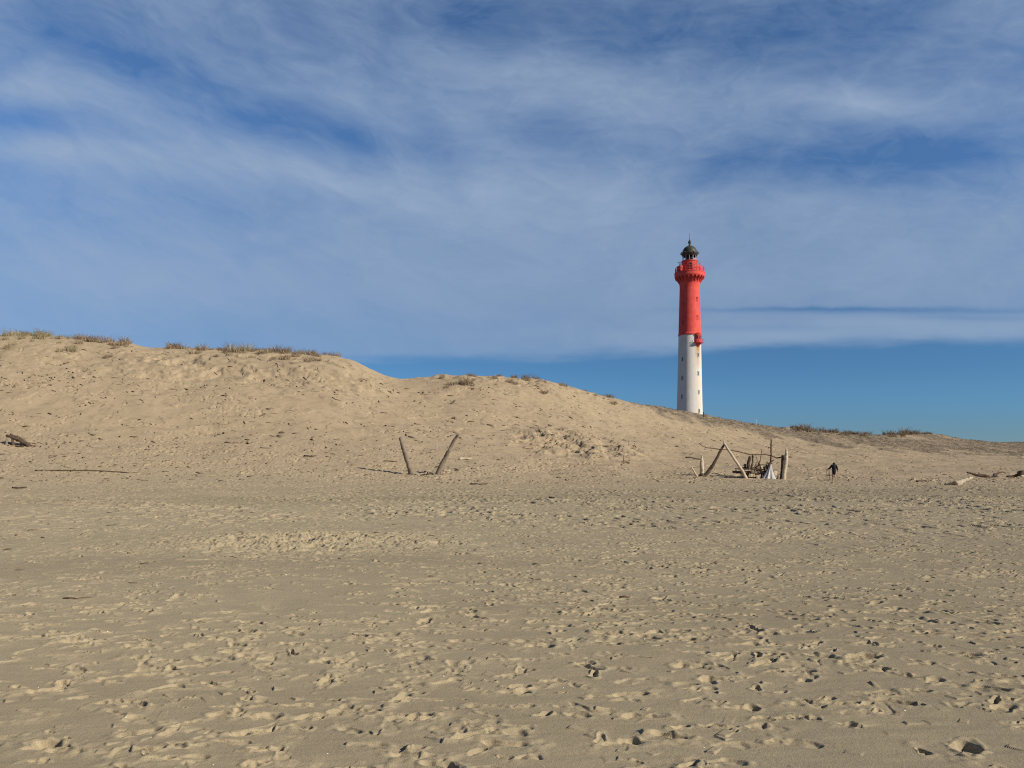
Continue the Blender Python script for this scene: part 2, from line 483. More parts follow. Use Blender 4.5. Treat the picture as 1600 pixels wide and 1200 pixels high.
# colour attributes: loose dry sand / litter / slow tone of dampness
tone = 0.5 + 0.5 * fbm(Xg / 6.0, Yg / 2.6, 91, 3)
band = np.exp(-((Yg - 36 - 0.10 * Xg) / 5.0) ** 2) + 0.6 * np.exp(-((Yg - 46 + 0.05 * Xg) / 3.0) ** 2) - 0.5 * np.exp(-((Yg - 26 - 0.12 * Xg) / 2.5) ** 2) * (Xg < 2)
damp = np.clip(0.36 * tone + 0.38 * band - 0.06 - 0.10 * sstep(10, 22, Yg), 0, 1) * beachm
warm = sstep(-0.15, 0.9, (Yg - 40) / 46 + 0.22 * fbm(Xg / 9, Yg / 4, 98, 3))
hxm = mound * sstep(-0.1, 0.35, fbm(Xg / 1.2, Yg / 1.1, 94, 3))
litter = np.clip(sstep(1.12, 1.3, rel) + vegm * (0.80 + 0.35 * fbm(Xg / 1.5, Yg / 2.5, 95, 3)) + 0.45 * hxm + 0.45 * scarp * sstep(0.1, 0.5, fbm(Xg / 1.6, Yg / 1.2, 96, 3)), 0, 1)


dZdY = np.gradient(Z, YR, axis=0)          # along a ray t = const
dZdT = np.gradient(Z, T, axis=1)
zx = dZdT / Yg
zy = dZdY - zx * (Xg / Yg)
NRM = np.stack([-zx, -zy, np.ones_like(zx)], -1)
NRM = (NRM / np.linalg.norm(NRM, axis=-1, keepdims=True)).astype(np.float32)


def sheet(name, r0, r1, mat):
    n = r1 - r0
    co = np.empty((n * NC, 3), np.float32)
    co[:, 0] = Xg[r0:r1].ravel(); co[:, 1] = Yg[r0:r1].ravel(); co[:, 2] = Z[r0:r1].ravel()
    i = np.arange((n - 1) * NC).reshape(n - 1, NC)[:, :-1].ravel()
    quads = np.stack([i, i + 1, i + NC + 1, i + NC], 1).astype(np.int32)
    me = bpy.data.meshes.new(name)
    me.vertices.add(len(co)); me.vertices.foreach_set('co', co.ravel())
    me.loops.add(quads.size); me.loops.foreach_set('vertex_index', quads.ravel())
    me.polygons.add(len(quads))
    me.polygons.foreach_set('loop_start', np.arange(0, quads.size, 4, dtype=np.int32))
    me.polygons.foreach_set('use_smooth', np.ones(len(quads), bool))
    me.update(calc_edges=True)
    cn = me.attributes.new('custom_normal', 'FLOAT_VECTOR', 'POINT')     # normals of the whole sand, so that the two sheets meet without a seam
    cn.data.foreach_set('vector', NRM[r0:r1].ravel())
    for nm, arr in (('loose', loose), ('damp', damp), ('litter', litter), ('duneness', warm)):
        at = me.attributes.new(nm, 'FLOAT', 'POINT')
        at.data.foreach_set('value', arr[r0:r1].ravel().astype(np.float32))
    return tag(link(name, me, mat), kind='structure')


def new_mat(name):
    m = bpy.data.materials.new(name)
    m.use_nodes = True
    t = NT(m.node_tree)
    b = m.node_tree.nodes['Principled BSDF']
    return m, t, b


def bump(t, b, h, strength, dist):
    x = t.n('ShaderNodeBump')
    x.inputs['Strength'].default_value = strength
    x.inputs['Distance'].default_value = dist
    t.put(x.inputs['Height'], h)
    t.nt.links.new(x.outputs[0], b.inputs['Normal'])


sand, t, b = new_mat('sand')
att = {}
for nm in ('loose', 'damp', 'litter', 'duneness'):
    x = t.n('ShaderNodeAttribute'); x.attribute_name = nm
    att[nm] = x.outputs['Fac']
geo = t.n('ShaderNodeNewGeometry')
pos = geo.outputs['Position']
n1 = t.noise(pos, 3.2, 5, 0.6)
n2 = t.noise(pos, 38, 4, 0.65)
n3 = t.noise(pos, 260, 3, 0.7)
n4 = t.noise(pos, 0.22, 3, 0.5)
crust = t.mix(att['damp'], (0.388, 0.327, 0.214), (0.210, 0.168, 0.105))
crust = t.mix(t.ss(n1, 0.3, 0.7, 0.0, 0.35), crust, (0.275, 0.238, 0.162))
dry = t.mix(n1, (0.44, 0.362, 0.222), (0.51, 0.425, 0.27))
col = t.mix(t.mul(att['loose'], 0.75), crust, dry)
dunec = t.mix(n4, (0.395, 0.312, 0.202), (0.46, 0.368, 0.240))
n5 = t.noise(pos, 0.85, 5, 0.65)
dunec = t.mix(t.ss(n1, 0.35, 0.75, 0, 0.3), dunec, (0.34, 0.262, 0.165))
dunec = t.mix(t.ss(n5, 0.48, 0.70, 0, 0.75), dunec, (0.285, 0.222, 0.148))
col = t.mix(att['duneness'], col, dunec)
lit = t.mix(t.ss(n2, 0.35, 0.65), (0.095, 0.080, 0.062), (0.22, 0.185, 0.14))
col = t.mix(t.mul(att['litter'], t.ss(t.add(t.mul(n1, .6), t.mul(n2, .4)), 0.35, 0.6, 0.55, 1.0)), col, lit)
n6 = t.noise(pos, 95, 4, 0.7)
col = t.mix(t.ss(n6, 0.50, 0.72, 0, 0.28), col, (0.13, 0.10, 0.068))
col = t.mix(t.ss(n6, 0.44, 0.30, 0, 0.22), col, (0.62, 0.54, 0.40))
col = t.mix(0.36, col, t.mix(t.ss(n3, 0.3, 0.7), (0.15, 0.15, 0.15), (0.85, 0.85, 0.85)), 'OVERLAY')
t.put(b.inputs['Base Color'], col)
b.inputs['Roughness'].default_value = 0.95
b.inputs['Diffuse Roughness'].default_value = 0.15
b.inputs['Specular IOR Level'].default_value = 0.12
bump(t, b, t.add(t.mul(n2, 0.6), t.mul(n6, 0.5), t.mul(n3, 0.30)), 0.75, 0.009)

SPLIT = int(np.searchsorted(YR, 62.0))
sheet('beach', 0, SPLIT + 1, sand)
sheet('dunes', SPLIT, NR, sand)
# ------------------------------------------------------------------ mesh builder


class MB:
    def __init__(self): self.v, self.f, self.uv = [], [], {}

    def add(self, vs, fs):
        o = len(self.v)
        self.v += [tuple(q) for q in vs]
        self.f += [tuple(i + o for i in q) for q in fs]

    def box(self, c, size, M=None):
        sx, sy, sz = [q / 2 for q in size]
        vs = [Vector((x, y, z)) for x in (-sx, sx) for y in (-sy, sy) for z in (-sz, sz)]
        if M is not None: vs = [M @ q for q in vs]
        self.add([q + Vector(c) for q in vs], [(0, 1, 3, 2), (4, 6, 7, 5), (0, 4, 5, 1), (2, 3, 7, 6), (0, 2, 6, 4), (1, 5, 7, 3)])

    def lathe(self, prof, n=48, c=(0, 0, 0), a0=0.0, a1=2 * math.pi):
        full = abs(a1 - a0 - 2 * math.pi) < 1e-6
        k = n if full else n + 1
        vs = [(c[0] + r * math.sin(a0 + (a1 - a0) * i / n), c[1] - r * math.cos(a0 + (a1 - a0) * i / n), c[2] + z) for r, z in prof for i in range(k)]
        fs = []
        for j in range(len(prof) - 1):
            for i in range(n):
                i2 = (i + 1) % k
                fs.append((j * k + i, j * k + i2, (j + 1) * k + i2, (j + 1) * k + i))
        self.add(vs, fs)

    def tube(self, pts, rad, n=8, cap=True, jit=0.0, twist=0.0, r_=None):
        r_ = r_ or random
        pts = [Vector(p) for p in pts]
        vs, fs = [], []
        up = Vector((0.13, 0.31, 0.94)).normalized()
        ph = [r_.uniform(0, 6.28) for _ in range(3)]
        for i, p in enumerate(pts):
            d = (pts[min(i + 1, len(pts) - 1)] - pts[max(i - 1, 0)]).normalized()
            sx = d.cross(up)
            if sx.length < 0.1: sx = d.cross(Vector((1, 0, 0)))
            sx.normalize(); sy = d.cross(sx)
            for k in range(n):
                a = 2 * math.pi * k / n + twist * i
                r = rad[i] * (1 + jit * (0.5 * math.sin(2 * a + ph[0] + 0.5 * i) + 0.35 * math.sin(3 * a + ph[1] - 0.8 * i) + 0.5 * r_.uniform(-1, 1)))
                vs.append(p + sx * (r * math.cos(a)) + sy * (r * math.sin(a)))
        for i in range(len(pts) - 1):
            for k in range(n):
                k2 = (k + 1) % n
                fs.append((i * n + k, i * n + k2, (i + 1) * n + k2, (i + 1) * n + k))
        if cap:
            fs.append(tuple(range(n - 1, -1, -1)))
            fs.append(tuple((len(pts) - 1) * n + k for k in range(n)))
        self.add(vs, fs)

    def build(self, name, mat, parent=None, smooth=False, origin=None):
        me = bpy.data.meshes.new(name)
        o = Vector(origin) if origin is not None else Vector((0, 0, 0))
        me.from_pydata([tuple(Vector(q) - o) for q in self.v], [], self.f)
        if smooth:
            for p in me.polygons: p.use_smooth = True
        me.update()
        return link(name, me, mat, parent, o if origin is not None else None)


# ------------------------------------------------------------------ materials


def plain(name, c0, c1, scale, rough=0.8, bs=0.3, bd=0.02, stretch=(1, 1, 1), spec=0.3, detail=5):
    m, t, b = new_mat(name)
    tcn = t.n('ShaderNodeTexCoord')
    mp = t.n('ShaderNodeMapping')
    t.nt.links.new(tcn.outputs['Object'], mp.inputs[0])
    mp.inputs['Scale'].default_value = stretch
    n = t.noise(mp.outputs[0], scale, detail, 0.62)
    t.put(b.inputs['Base Color'], t.mix(t.ss(n, 0.3, 0.7), c0, c1))
    b.inputs['Roughness'].default_value = rough
    b.inputs['Specular IOR Level'].default_value = spec
    b.inputs['Diffuse Roughness'].default_value = 0.2
    if bs: bump(t, b, n, bs, bd)
    return m


def wood_mat(name, c0, c1, c2):
    m, t, b = new_mat(name)
    uvn = t.n('ShaderNodeTexCoord')
    g = t.noise(uvn.outputs['Object'], 16, 5, 0.7, 0.5)
    k = t.noise(uvn.outputs['Object'], 2.2, 4, 0.6)
    c = t.mix(t.ss(g, 0.35, 0.65), c0, c1)
    t.put(b.inputs['Base Color'], t.mix(t.ss(k, 0.52, 0.72, 0, 0.75), c, c2))
    b.inputs['Roughness'].default_value = 0.9
    b.inputs['Specular IOR Level'].default_value = 0.15
    bump(t, b, g, 0.6, 0.03)
    return m


M = {}
gs = 4000.0
gm = bpy.data.meshes.new('ground')
gm.from_pydata([(-gs, -gs, -0.6), (gs, -gs, -0.6), (gs, gs, -0.6), (-gs, gs, -0.6)], [], [(0, 1, 2, 3)])
scrub = plain('scrub_ground', (0.05, 0.055, 0.03), (0.10, 0.095, 0.06), 0.05, 0.95)
tag(link('ground', gm, scrub), kind='structure')

M['pale_wood'] = wood_mat('bleached_wood', (0.50, 0.42, 0.30), (0.62, 0.53, 0.395), (0.36, 0.29, 0.20))
M['grey_wood'] = wood_mat('grey_driftwood', (0.20, 0.16, 0.12), (0.31, 0.255, 0.195), (0.11, 0.085, 0.06))
M['dark_wood'] = wood_mat('dark_driftwood', (0.085, 0.058, 0.04), (0.14, 0.10, 0.07), (0.05, 0.035, 0.025))
M['brown_wood'] = wood_mat('brown_driftwood', (0.14, 0.095, 0.06), (0.21, 0.15, 0.10), (0.09, 0.06, 0.04))
M['plank'] = wood_mat('sawn_plank', (0.62, 0.49, 0.32), (0.72, 0.60, 0.43), (0.42, 0.32, 0.20))
M['cloth'] = plain('white_sheet_cloth', (0.56, 0.555, 0.53), (0.66, 0.655, 0.63), 3, 0.7, 0.2, 0.01)
M['shell'] = plain('shell', (0.72, 0.70, 0.66), (0.82, 0.80, 0.76), 60, 0.5, 0.2, 0.002)
M['stake'] = plain('pinkish_stake', (0.55, 0.42, 0.34), (0.62, 0.50, 0.42), 9, 0.8)
rm, t, b = new_mat('red_paint')
tcn = t.n('ShaderNodeTexCoord')
sp = t.n('ShaderNodeSeparateXYZ'); t.nt.links.new(tcn.outputs['Object'], sp.inputs[0])
va = t.m('ARCTAN2', sp.outputs[0], t.mul(sp.outputs[1], -1))
runs = t.noise(t.xyz(t.mul(va, 8.0), t.mul(sp.outputs[2], 0.14), 0), 1.0, 6, 0.65, 0.3)
blot = t.noise(tcn.outputs['Object'], 0.6, 5, 0.6)
c = t.mix(t.ss(blot, 0.35, 0.7), (0.72, 0.080, 0.068), (0.79, 0.115, 0.095))
c = t.mix(t.ss(runs, 0.55, 0.75, 0, 0.5), c, (0.72, 0.19, 0.13))
c = t.mix(t.ss(runs, 0.46, 0.30, 0, 0.45), c, (0.56, 0.055, 0.05))
t.put(b.inputs['Base Color'], c)
b.inputs['Roughness'].default_value = 0.75
b.inputs['Specular IOR Level'].default_value = 0.25
M['red'] = rm
M['red2'] = plain('faded_red_paint', (0.58, 0.062, 0.052), (0.70, 0.095, 0.080), 1.5, 0.6, 0.15, 0.03)
M['slate'] = plain('dome_metal', (0.055, 0.055, 0.045), (0.085, 0.082, 0.066), 2.0, 0.55, 0.2, 0.03, (1, 1, .5))
M['iron'] = plain('dark_iron', (0.03, 0.03, 0.032), (0.05, 0.05, 0.052), 3.0, 0.6)
M['pane'] = plain('dark_pane', (0.025, 0.028, 0.032), (0.04, 0.042, 0.046), 3.0, 0.15, 0, spec=0.5)
M['dull_pane'] = plain('dusty_pane', (0.10, 0.10, 0.10), (0.16, 0.16, 0.155), 3.0, 0.3, 0)
M['stone'] = plain('grey_window_surround', (0.58, 0.57, 0.54), (0.66, 0.65, 0.62), 3.0, 0.9)
M['palewhite'] = plain('white_post_paint', (0.7, 0.7, 0.68), (0.78, 0.78, 0.76), 3.0, 0.7)
gl, t, b = new_mat('lantern_glass')
b.inputs['Base Color'].default_value = (0.9, 0.95, 0.95, 1)
b.inputs['Transmission Weight'].default_value = 1.0
b.inputs['Roughness'].default_value = 0.03
b.inputs['IOR'].default_value = 1.12
M['glass'] = gl
M['lens'] = plain('lens', (0.75, 0.76, 0.74), (0.85, 0.86, 0.84), 5, 0.15, 0.1, 0.05, spec=0.8)

LX, LY = (1077.6 - 800) / F * 270, 270.0
LB = 13.6            # the foot of the tower, in the hollow behind the ridge


def lz(row): return CAMZ + (HOR - row) / F * 270 - LB


WA = R(33)           # the window column faces this far right of the viewer
OR = lz(525)
# white wall: weathering streaks and the rust that runs down from the balcony
wm, t, b = new_mat('white_render')
tcn = t.n('ShaderNodeTexCoord')
sp = t.n('ShaderNodeSeparateXYZ'); t.nt.links.new(tcn.outputs['Object'], sp.inputs[0])
ox, oy, oz = sp.outputs
va = t.m('ARCTAN2', ox, t.mul(oy, -1))
streaks = t.noise(t.xyz(t.mul(va, 7.0), t.mul(oz, 0.16), 0), 1.0, 6, 0.65, 0.3)
blot = t.noise(tcn.outputs['Object'], 0.5, 5, 0.6)
c = t.mix(t.ss(blot, 0.3, 0.75), (0.74, 0.725, 0.68), (0.80, 0.785, 0.74))
c = t.mix(t.ss(streaks, 0.48, 0.75, 0, 0.5), c, (0.54, 0.47, 0.34))
under = t.mul(t.m('EXPONENT', t.mul(t.m('POWER', t.mul(t.sub(va, WA), 1 / 0.30), 2), -1)), t.mul(t.ss(oz, OR - 4.4, OR - 3.2, 1, 0), t.ss(oz, OR - 13, OR - 4, 0, 1)))
fine = t.noise(t.xyz(t.mul(va, 16.0), t.mul(oz, 0.45), 3), 1.0, 5, 0.65, 0.4)
c = t.mix(t.m('MULTIPLY', under, t.ss(fine, 0.33, 0.50), clamp=True), c, (0.40, 0.17, 0.04))
below = t.mul(t.m('EXPONENT', t.mul(t.m('POWER', t.mul(t.sub(va, WA), 1 / 0.36), 2), -1)), t.ss(oz, OR - 4, OR - 2.5, 0.30, 0))
c = t.mix(below, c, (0.60, 0.50, 0.30))
t.put(b.inputs['Base Color'], c)
b.inputs['Roughness'].default_value = 0.9
b.inputs['Diffuse Roughness'].default_value = 0.2
b.inputs['Specular IOR Level'].default_value = 0.2
M['white'] = wm

# ------------------------------------------------------------------ lighthouse
lh = empty('lighthouse', (LX, LY, LB))
tag(lh, 'tall round lighthouse, white below and red above, dark dome, behind the dune ridge', 'lighthouse')


def shaft_r(z):
    return float(np.interp(z, [0, lz(650), lz(590), lz(525), lz(455), lz(446)], [4.75, 4.46, 4.14, 3.84, 3.44, 3.42]))


g = MB()
g.lathe([(shaft_r(z), z) for z in np.linspace(0, lz(525), 24)], 72)
g.build('lower_shaft', M['white'], lh, True)
g = MB()
zz = np.linspace(lz(525), lz(448), 16)
prof = [(shaft_r(zz[0]) - 0.2, zz[0] - 0.02), (shaft_r(zz[0]) + 0.14, zz[0] - 0.02), (shaft_r(zz[0]) + 0.14, zz[0] + 0.55), (shaft_r(zz[0]) + 0.03, zz[0] + 0.60)]
prof += [(shaft_r(z) + 0.03, z) for z in zz[1:]]
prof += [(3.55, lz(445)), (3.75, lz(441)), (4.0, lz(437.5)), (4.2, lz(434))]
g.lathe(prof, 72)
us = g.build('upper_shaft', M['red'], lh, True)
g = MB()
g.lathe([(4.1, lz(434.5)), (5.08, lz(434)), (5.22, lz(432.5)), (5.22, lz(428.5)), (5.30, lz(428.2)), (5.30, lz(427)), (5.0, lz(426.6)), (2.5, lz(426.4))], 72)
ga = g.build('gallery', M['red'], lh)
for i in range(22):
    a = 2 * math.pi * i / 22
    Rz = Matrix.Rotation(a, 3, 'Z')
    g = MB()
    hw = 0.23
    sec_ = [(3.5, lz(443)), (3.75, lz(443)), (4.3, lz(439)), (5.0, lz(436.2)), (5.05, lz(433.9)), (3.9, lz(433.9))]
    vs = [Rz @ Vector((s * hw, -r, z)) for s in (-1, 1) for r, z in sec_]
    k = len(sec_)
    g.add(vs, [tuple(range(k)), tuple(range(2 * k - 1, k - 1, -1))] + [(j, j + k, (j + 1) % k + k, (j + 1) % k) for j in range(k)])
    g.build('corbel', M['red2'], ga)
g = MB()       # open railing on posts round the gallery
for zr in (lz(424.0), lz(421.6), lz(419.2)):
    g.lathe([(4.95, zr), (5.0, zr + 0.06), (4.95, zr + 0.12), (4.9, zr + 0.06), (4.95, zr)], 72)
for i in range(24):
    a = 2 * math.pi * i / 24
    g.box((4.95 * math.sin(a), -4.95 * math.cos(a), (lz(426.4) + lz(419.0)) / 2), (0.14, 0.14, lz(419.0) - lz(426.4)), Matrix.Rotation(a, 3, 'Z'))
g.build('railing', M['red'], lh)
g = MB()       # taller sentry box on the seaward side of the gallery
aa = R(-62)
g.box((4.45 * math.sin(aa), -4.45 * math.cos(aa), (lz(426) + lz(419.6)) / 2 + 0.2), (2.0, 1.1, lz(418.5) - lz(426)), Matrix.Rotation(aa, 3, 'Z'))
g.build('gallery_box', M['red2'], lh)
g = MB()
g.lathe([(4.0, lz(426.5)), (3.95, lz(418.2)), (3.7, lz(417.9)), (3.7, lz(416.6)), (2.85, lz(416.4)), (2.72, lz(416.2)), (2.70, lz(410)), (2.86, lz(409.6)), (2.86, lz(408.2)), (2.3, lz(408.0))], 64)
wr = g.build('watch_room', M['red2'], lh)
g = MB(); a = R(-9)
g.box((3.96 * math.sin(a), -3.96 * math.cos(a), lz(419.4)), (0.95, 0.16, 2.1), Matrix.Rotation(a, 3, 'Z'))
g.build('door', M['pane'], wr)
g = MB()
for zr in (lz(411.5), lz(413.8)):
    g.lathe([(3.57, zr), (3.61, zr + 0.03), (3.57, zr + 0.06), (3.53, zr + 0.03), (3.57, zr)], 48)
for i in range(28):
    a = 2 * math.pi * i / 28
    x, y = 3.57 * math.sin(a), -3.57 * math.cos(a)
    g.tube([(x, y, lz(416.4)), (x, y, lz(411.4))], [0.035, 0.035], 5)
g.build('upper_railing', M['red2'], lh)
g = MB()
g.lathe([(2.35, lz(408.1)), (2.35, lz(400.5))], 32)
lr = g.build('lantern_glazing', M['glass'], lh)
for i in range(12):
    a = 2 * math.pi * (i + 0.5) / 12
    g = MB()
    g.box((2.42 * math.sin(a), -2.42 * math.cos(a), (lz(408.1) + lz(400.6)) / 2), (0.12, 0.1, lz(400.6) - lz(408.1)), Matrix.Rotation(a, 3, 'Z'))
    g.build('mullion', M['palewhite'], lr)
g = MB()
g.lathe([(0.02, lz(408)), (0.8, lz(407.8)), (1.15, lz(405)), (1.15, lz(403.5)), (0.8, lz(401.2)), (0.02, lz(401))], 24)
g.build('lens', M['slate'], lh, True)
g = MB()
dome_p = [(2.2, lz(400.8)), (2.56, lz(400.6)), (2.60, lz(398.5)), (2.95, lz(397.6)), (2.98, lz(396.4)), (2.55, lz(395.6))]
for k in range(1, 12):
    a = k / 12 * math.pi / 2
    dome_p.append((2.55 * math.cos(a) ** 0.92 + 0.02, lz(395.6) + (lz(384.2) - lz(395.6)) * math.sin(a)))
dome_p.append((0.42, lz(384.0)))
g.lathe(dome_p, 48)
for i in range(12):          # gargoyle points on the eaves and standing seams
    a = 2 * math.pi * (i + 0.5) / 12
    Rz = Matrix.Rotation(a, 3, 'Z')
    v = [Rz @ Vector(q) for q in ((-0.14, -2.9, lz(397.8)), (0.14, -2.9, lz(397.8)), (0, -3.3, lz(396.2)), (-0.14, -2.9, lz(396)), (0.14, -2.9, lz(396)), (0, -3.35, lz(394.2)))]
    g.add(v, [(0, 2, 1), (3, 4, 5), (0, 1, 4, 3), (0, 3, 5, 2), (1, 2, 5, 4)])
dm = g.build('dome', M['slate'], lh, True)
g = MB()
g.lathe([(0.45, lz(384.4)), (0.40, lz(382)), (0.28, lz(381.4)), (0.5, lz(380)), (0.56, lz(378.6)), (0.45, lz(376.8)), (0.2, lz(375.4)), (0.1, lz(374)), (0.01, lz(373))], 20)
g.build('finial', M['slate'], dm, True)
g = MB()
g.tube([(0, 0, lz(374)), (0, 0, lz(364.5))], [0.07, 0.03], 6)
g.box((-0.05, 0, lz(366)), (0.5, 0.06, 0.06))
g.build('lightning_rod', M['iron'], dm)
g = MB()
x = -3.25
g.tube([(x, -1.0, lz(416)), (x - 0.5, -1.0, lz(410.4))], [0.06, 0.05], 6)
g.tube([(x - 1.1, -1.0, lz(411.2)), (x + 0.1, -1.0, lz(411.2))], [0.06, 0.06], 6)
g.tube([(x - 1.0, -1.0, lz(412.2)), (x - 1.0, -1.0, lz(410.2))], [0.09, 0.09], 6)
g.build('antenna', M['iron'], lh)


def lh_window(name, ang, row, mat_f, wd=0.46, ht=1.25):
    z = lz(row); r = shaft_r(z)
    Rz = Matrix.Rotation(ang, 3, 'Z')
    def at(q): return Rz @ Vector((q[0], -(r + q[1]), z + q[2]))
    g = MB()
    for s in (-1, 1): g.box(at((s * (wd / 2 + 0.065), 0.0, 0)), (0.13, 0.24, ht + 0.26), Rz)
    g.box(at((0, 0.0, ht / 2 + 0.065)), (wd, 0.23, 0.13), Rz)
    g.box(at((0, 0.03, -ht / 2 - 0.065)), (wd, 0.27, 0.13), Rz)
    f = g.build('window', mat_f, lh)
    g = MB()
    g.box(at((0, -0.08, 0)), (wd, 0.2, ht), Rz)
    g.build('pane', M['dull_pane'] if mat_f is M['stone'] else M['pane'], f)


for row in (470, 498.5): lh_window('window', WA, row, M['red2'])
for row in (556.5, 585, 614, 643): lh_window('window', WA, row, M['stone'])
for row in (563, 592, 621): lh_window('window', R(-50), row, M['stone'])
for row in (478, 506): lh_window('window', R(-50), row, M['red2'])

# little bay with a balcony where red meets white
Rz = Matrix.Rotation(WA, 3, 'Z')
r0 = shaft_r(lz(530))


def bay(q): return Rz @ Vector((q[0], -(r0 + q[1]), q[2]))


def hexprism(g, hw, dep, z0, z1, hw1=None, dep1=None):
    hw1 = hw if hw1 is None else hw1; dep1 = dep if dep1 is None else dep1
    def ring(h, d, z): return [bay(q) for q in ((-h, -0.5, z), (-h, d * 0.55, z), (-h * 0.5, d, z), (h * 0.5, d, z), (h, d * 0.55, z), (h, -0.5, z))]
    g.add(ring(hw, dep, z0) + ring(hw1, dep1, z1), [(5, 4, 3, 2, 1, 0), (6, 7, 8, 9, 10, 11)] + [(j, (j + 1) % 6, (j + 1) % 6 + 6, j + 6) for j in range(6)])


g = MB()
hexprism(g, 1.15, 0.95, lz(537), lz(524.6))
hexprism(g, 1.3, 1.08, lz(524.6), lz(523.9))
hexprism(g, 1.22, 1.0, lz(523.88), lz(520.5), 0.12, -0.1)
by = g.build('bay', M['red2'], lh)
g = MB()
for q, aa in (((0.0, 1.0), 0), ((0.92, 0.72), R(40)), ((-0.92, 0.72), R(-40))):
    g.box(bay((q[0], q[1] - 0.01, lz(529.5))), (0.42, 0.12, 1.2), Matrix.Rotation(WA + aa, 3, 'Z'))
g.build('window', M['pane'], by)
g = MB()
hexprism(g, 1.75, 1.75, lz(538.2), lz(537.0))
bl = g.build('balcony', M['red2'], by)
g = MB()
path = [(-1.68, 0.0), (-1.68, 0.95), (-0.85, 1.68), (0.85, 1.68), (1.68, 0.95), (1.68, 0.0)]
for z in (lz(532.4), lz(534.7)):
    g.tube([bay((q[0], q[1], z)) for q in path], [0.035] * 6, 5)
for j in range(5):
    for k in range(3):
        f = k / 3
        x, y = path[j][0] * (1 - f) + path[j + 1][0] * f, path[j][1] * (1 - f) + path[j + 1][1] * f
        g.tube([bay((x, y, lz(537))), bay((x, y, lz(532.3)))], [0.028, 0.028], 5)
g.build('railing', M['red2'], bl)
g = MB()
hexprism(g, 0.42, 0.25, lz(544), lz(541.2), 0.75, 0.7)
hexprism(g, 0.75, 0.7, lz(541.19), lz(538.21), 1.2, 1.2)
g.build('bracket', M['red2'], by)

# ------------------------------------------------------------------ driftwood


def wob(pts, seg, amp, r_):
    pts = [Vector(p) for p in pts]
    out = []
    for i in range(len(pts) - 1):
        n = max(1, int(math.ceil((pts[i + 1] - pts[i]).length / seg)))
        for k in range(n): out.append(pts[i].lerp(pts[i + 1], k / n))
    out.append(pts[-1])
    if amp:
        for i in range(1, len(out) - 1): out[i] = out[i] + Vector((r_.uniform(-amp, amp), r_.uniform(-amp, amp), r_.uniform(-amp, amp)))
    return out


def stick(name, pts, r0, r1, mat, label, cat='driftwood', group=None, twigs=0, sides=9, pointed=0.0, jit=0.10, parent=None):
    """one piece of driftwood along world points, thick end first"""
    r_ = random.Random(len(bpy.data.objects))
    ln = sum((Vector(pts[i + 1]) - Vector(pts[i])).length for i in range(len(pts) - 1))
    q = wob(pts, max(0.16, ln / 26), r0 * 0.12, r_)
    n = len(q)
    rad = [r0 + (r1 - r0) * (i / (n - 1)) for i in range(n)]
    rad[0] *= 0.9
    if pointed:
        for i in range(n):
            f = (n - 1 - i) / (n - 1)
            if f < pointed: rad[i] *= 0.18 + 0.82 * (f / pointed) ** 0.7
    g = MB()
    g.tube(q, rad, sides, True, jit, 0.0, r_)
    for _ in range(twigs):
        i = r_.randrange(n // 4, n - 1)
        d = Vector((r_.uniform(-1, 1), r_.uniform(-1, 1), r_.uniform(0.0, 1))).normalized()
        L = min(r_.uniform(2, 5) * rad[i], r_.uniform(0.15, 0.32))
        g.tube([q[i], q[i] + d * L * 0.6, q[i] + d * L + Vector((0, 0, L * 0.15))], [rad[i] * 0.5, rad[i] * 0.35, rad[i] * 0.2], 6, True, 0.1, 0, r_)
    o = g.build(name, mat, parent, True, q[0] if parent is None else None)
    if parent is None: tag(o, label, cat, group)
    return o


def SP(rows, Y, dY=0.0):
    n = len(rows)
    return [P(a, b_, Y + dY * i / max(1, n - 1)) for i, (a, b_) in enumerate(rows)]


def sink(pts, k=0, dep=0.12):
    p = pts[k]
    pts[k] = Vector((p.x, p.y, min(p.z, height_at(p.x, p.y) - dep)))
    return pts


# the two logs planted as a V
VY = ray_hit(660, 742).y
stick('driftwood_log', sink(SP([(644, 743), (637, 720), (630, 699), (626, 684)], VY, -0.5)), 0.255, 0.145, M['grey_wood'], 'grey driftwood log planted upright and leaning left, left half of the V', 'log', twigs=3, sides=12)
stick('driftwood_log', sink(SP([(681, 744), (697, 713), (709, 689), (717, 678)], VY, -0.7)), 0.215, 0.10, M['grey_wood'], 'long slim driftwood log planted leaning right, right half of the V', 'log', twigs=3, sides=12)
stick('driftwood_board', SP([(649, 742), (658, 740.5), (667, 739)], VY - 0.2), 0.07, 0.05, M['pale_wood'], 'pale short board lying between the two V logs', 'board')
stick('driftwood_stick', SP([(673, 743.5), (668, 739), (663, 736)], VY), 0.10, 0.07, M['dark_wood'], 'dark short stick propped in the heap between the V logs', 'stick', twigs=2)
stick('driftwood_stick', SP([(650, 743.5), (662, 743), (671, 743)], VY - 0.25), 0.09, 0.06, M['brown_wood'], 'brown stick lying flat at the foot of the V logs', 'stick', twigs=2)
stick('driftwood_stick', SP([(655, 741), (664, 738), (671, 741)], VY + 0.35), 0.09, 0.06, M['dark_wood'], 'dark bent stick on top of the heap between the V logs', 'stick', twigs=3)

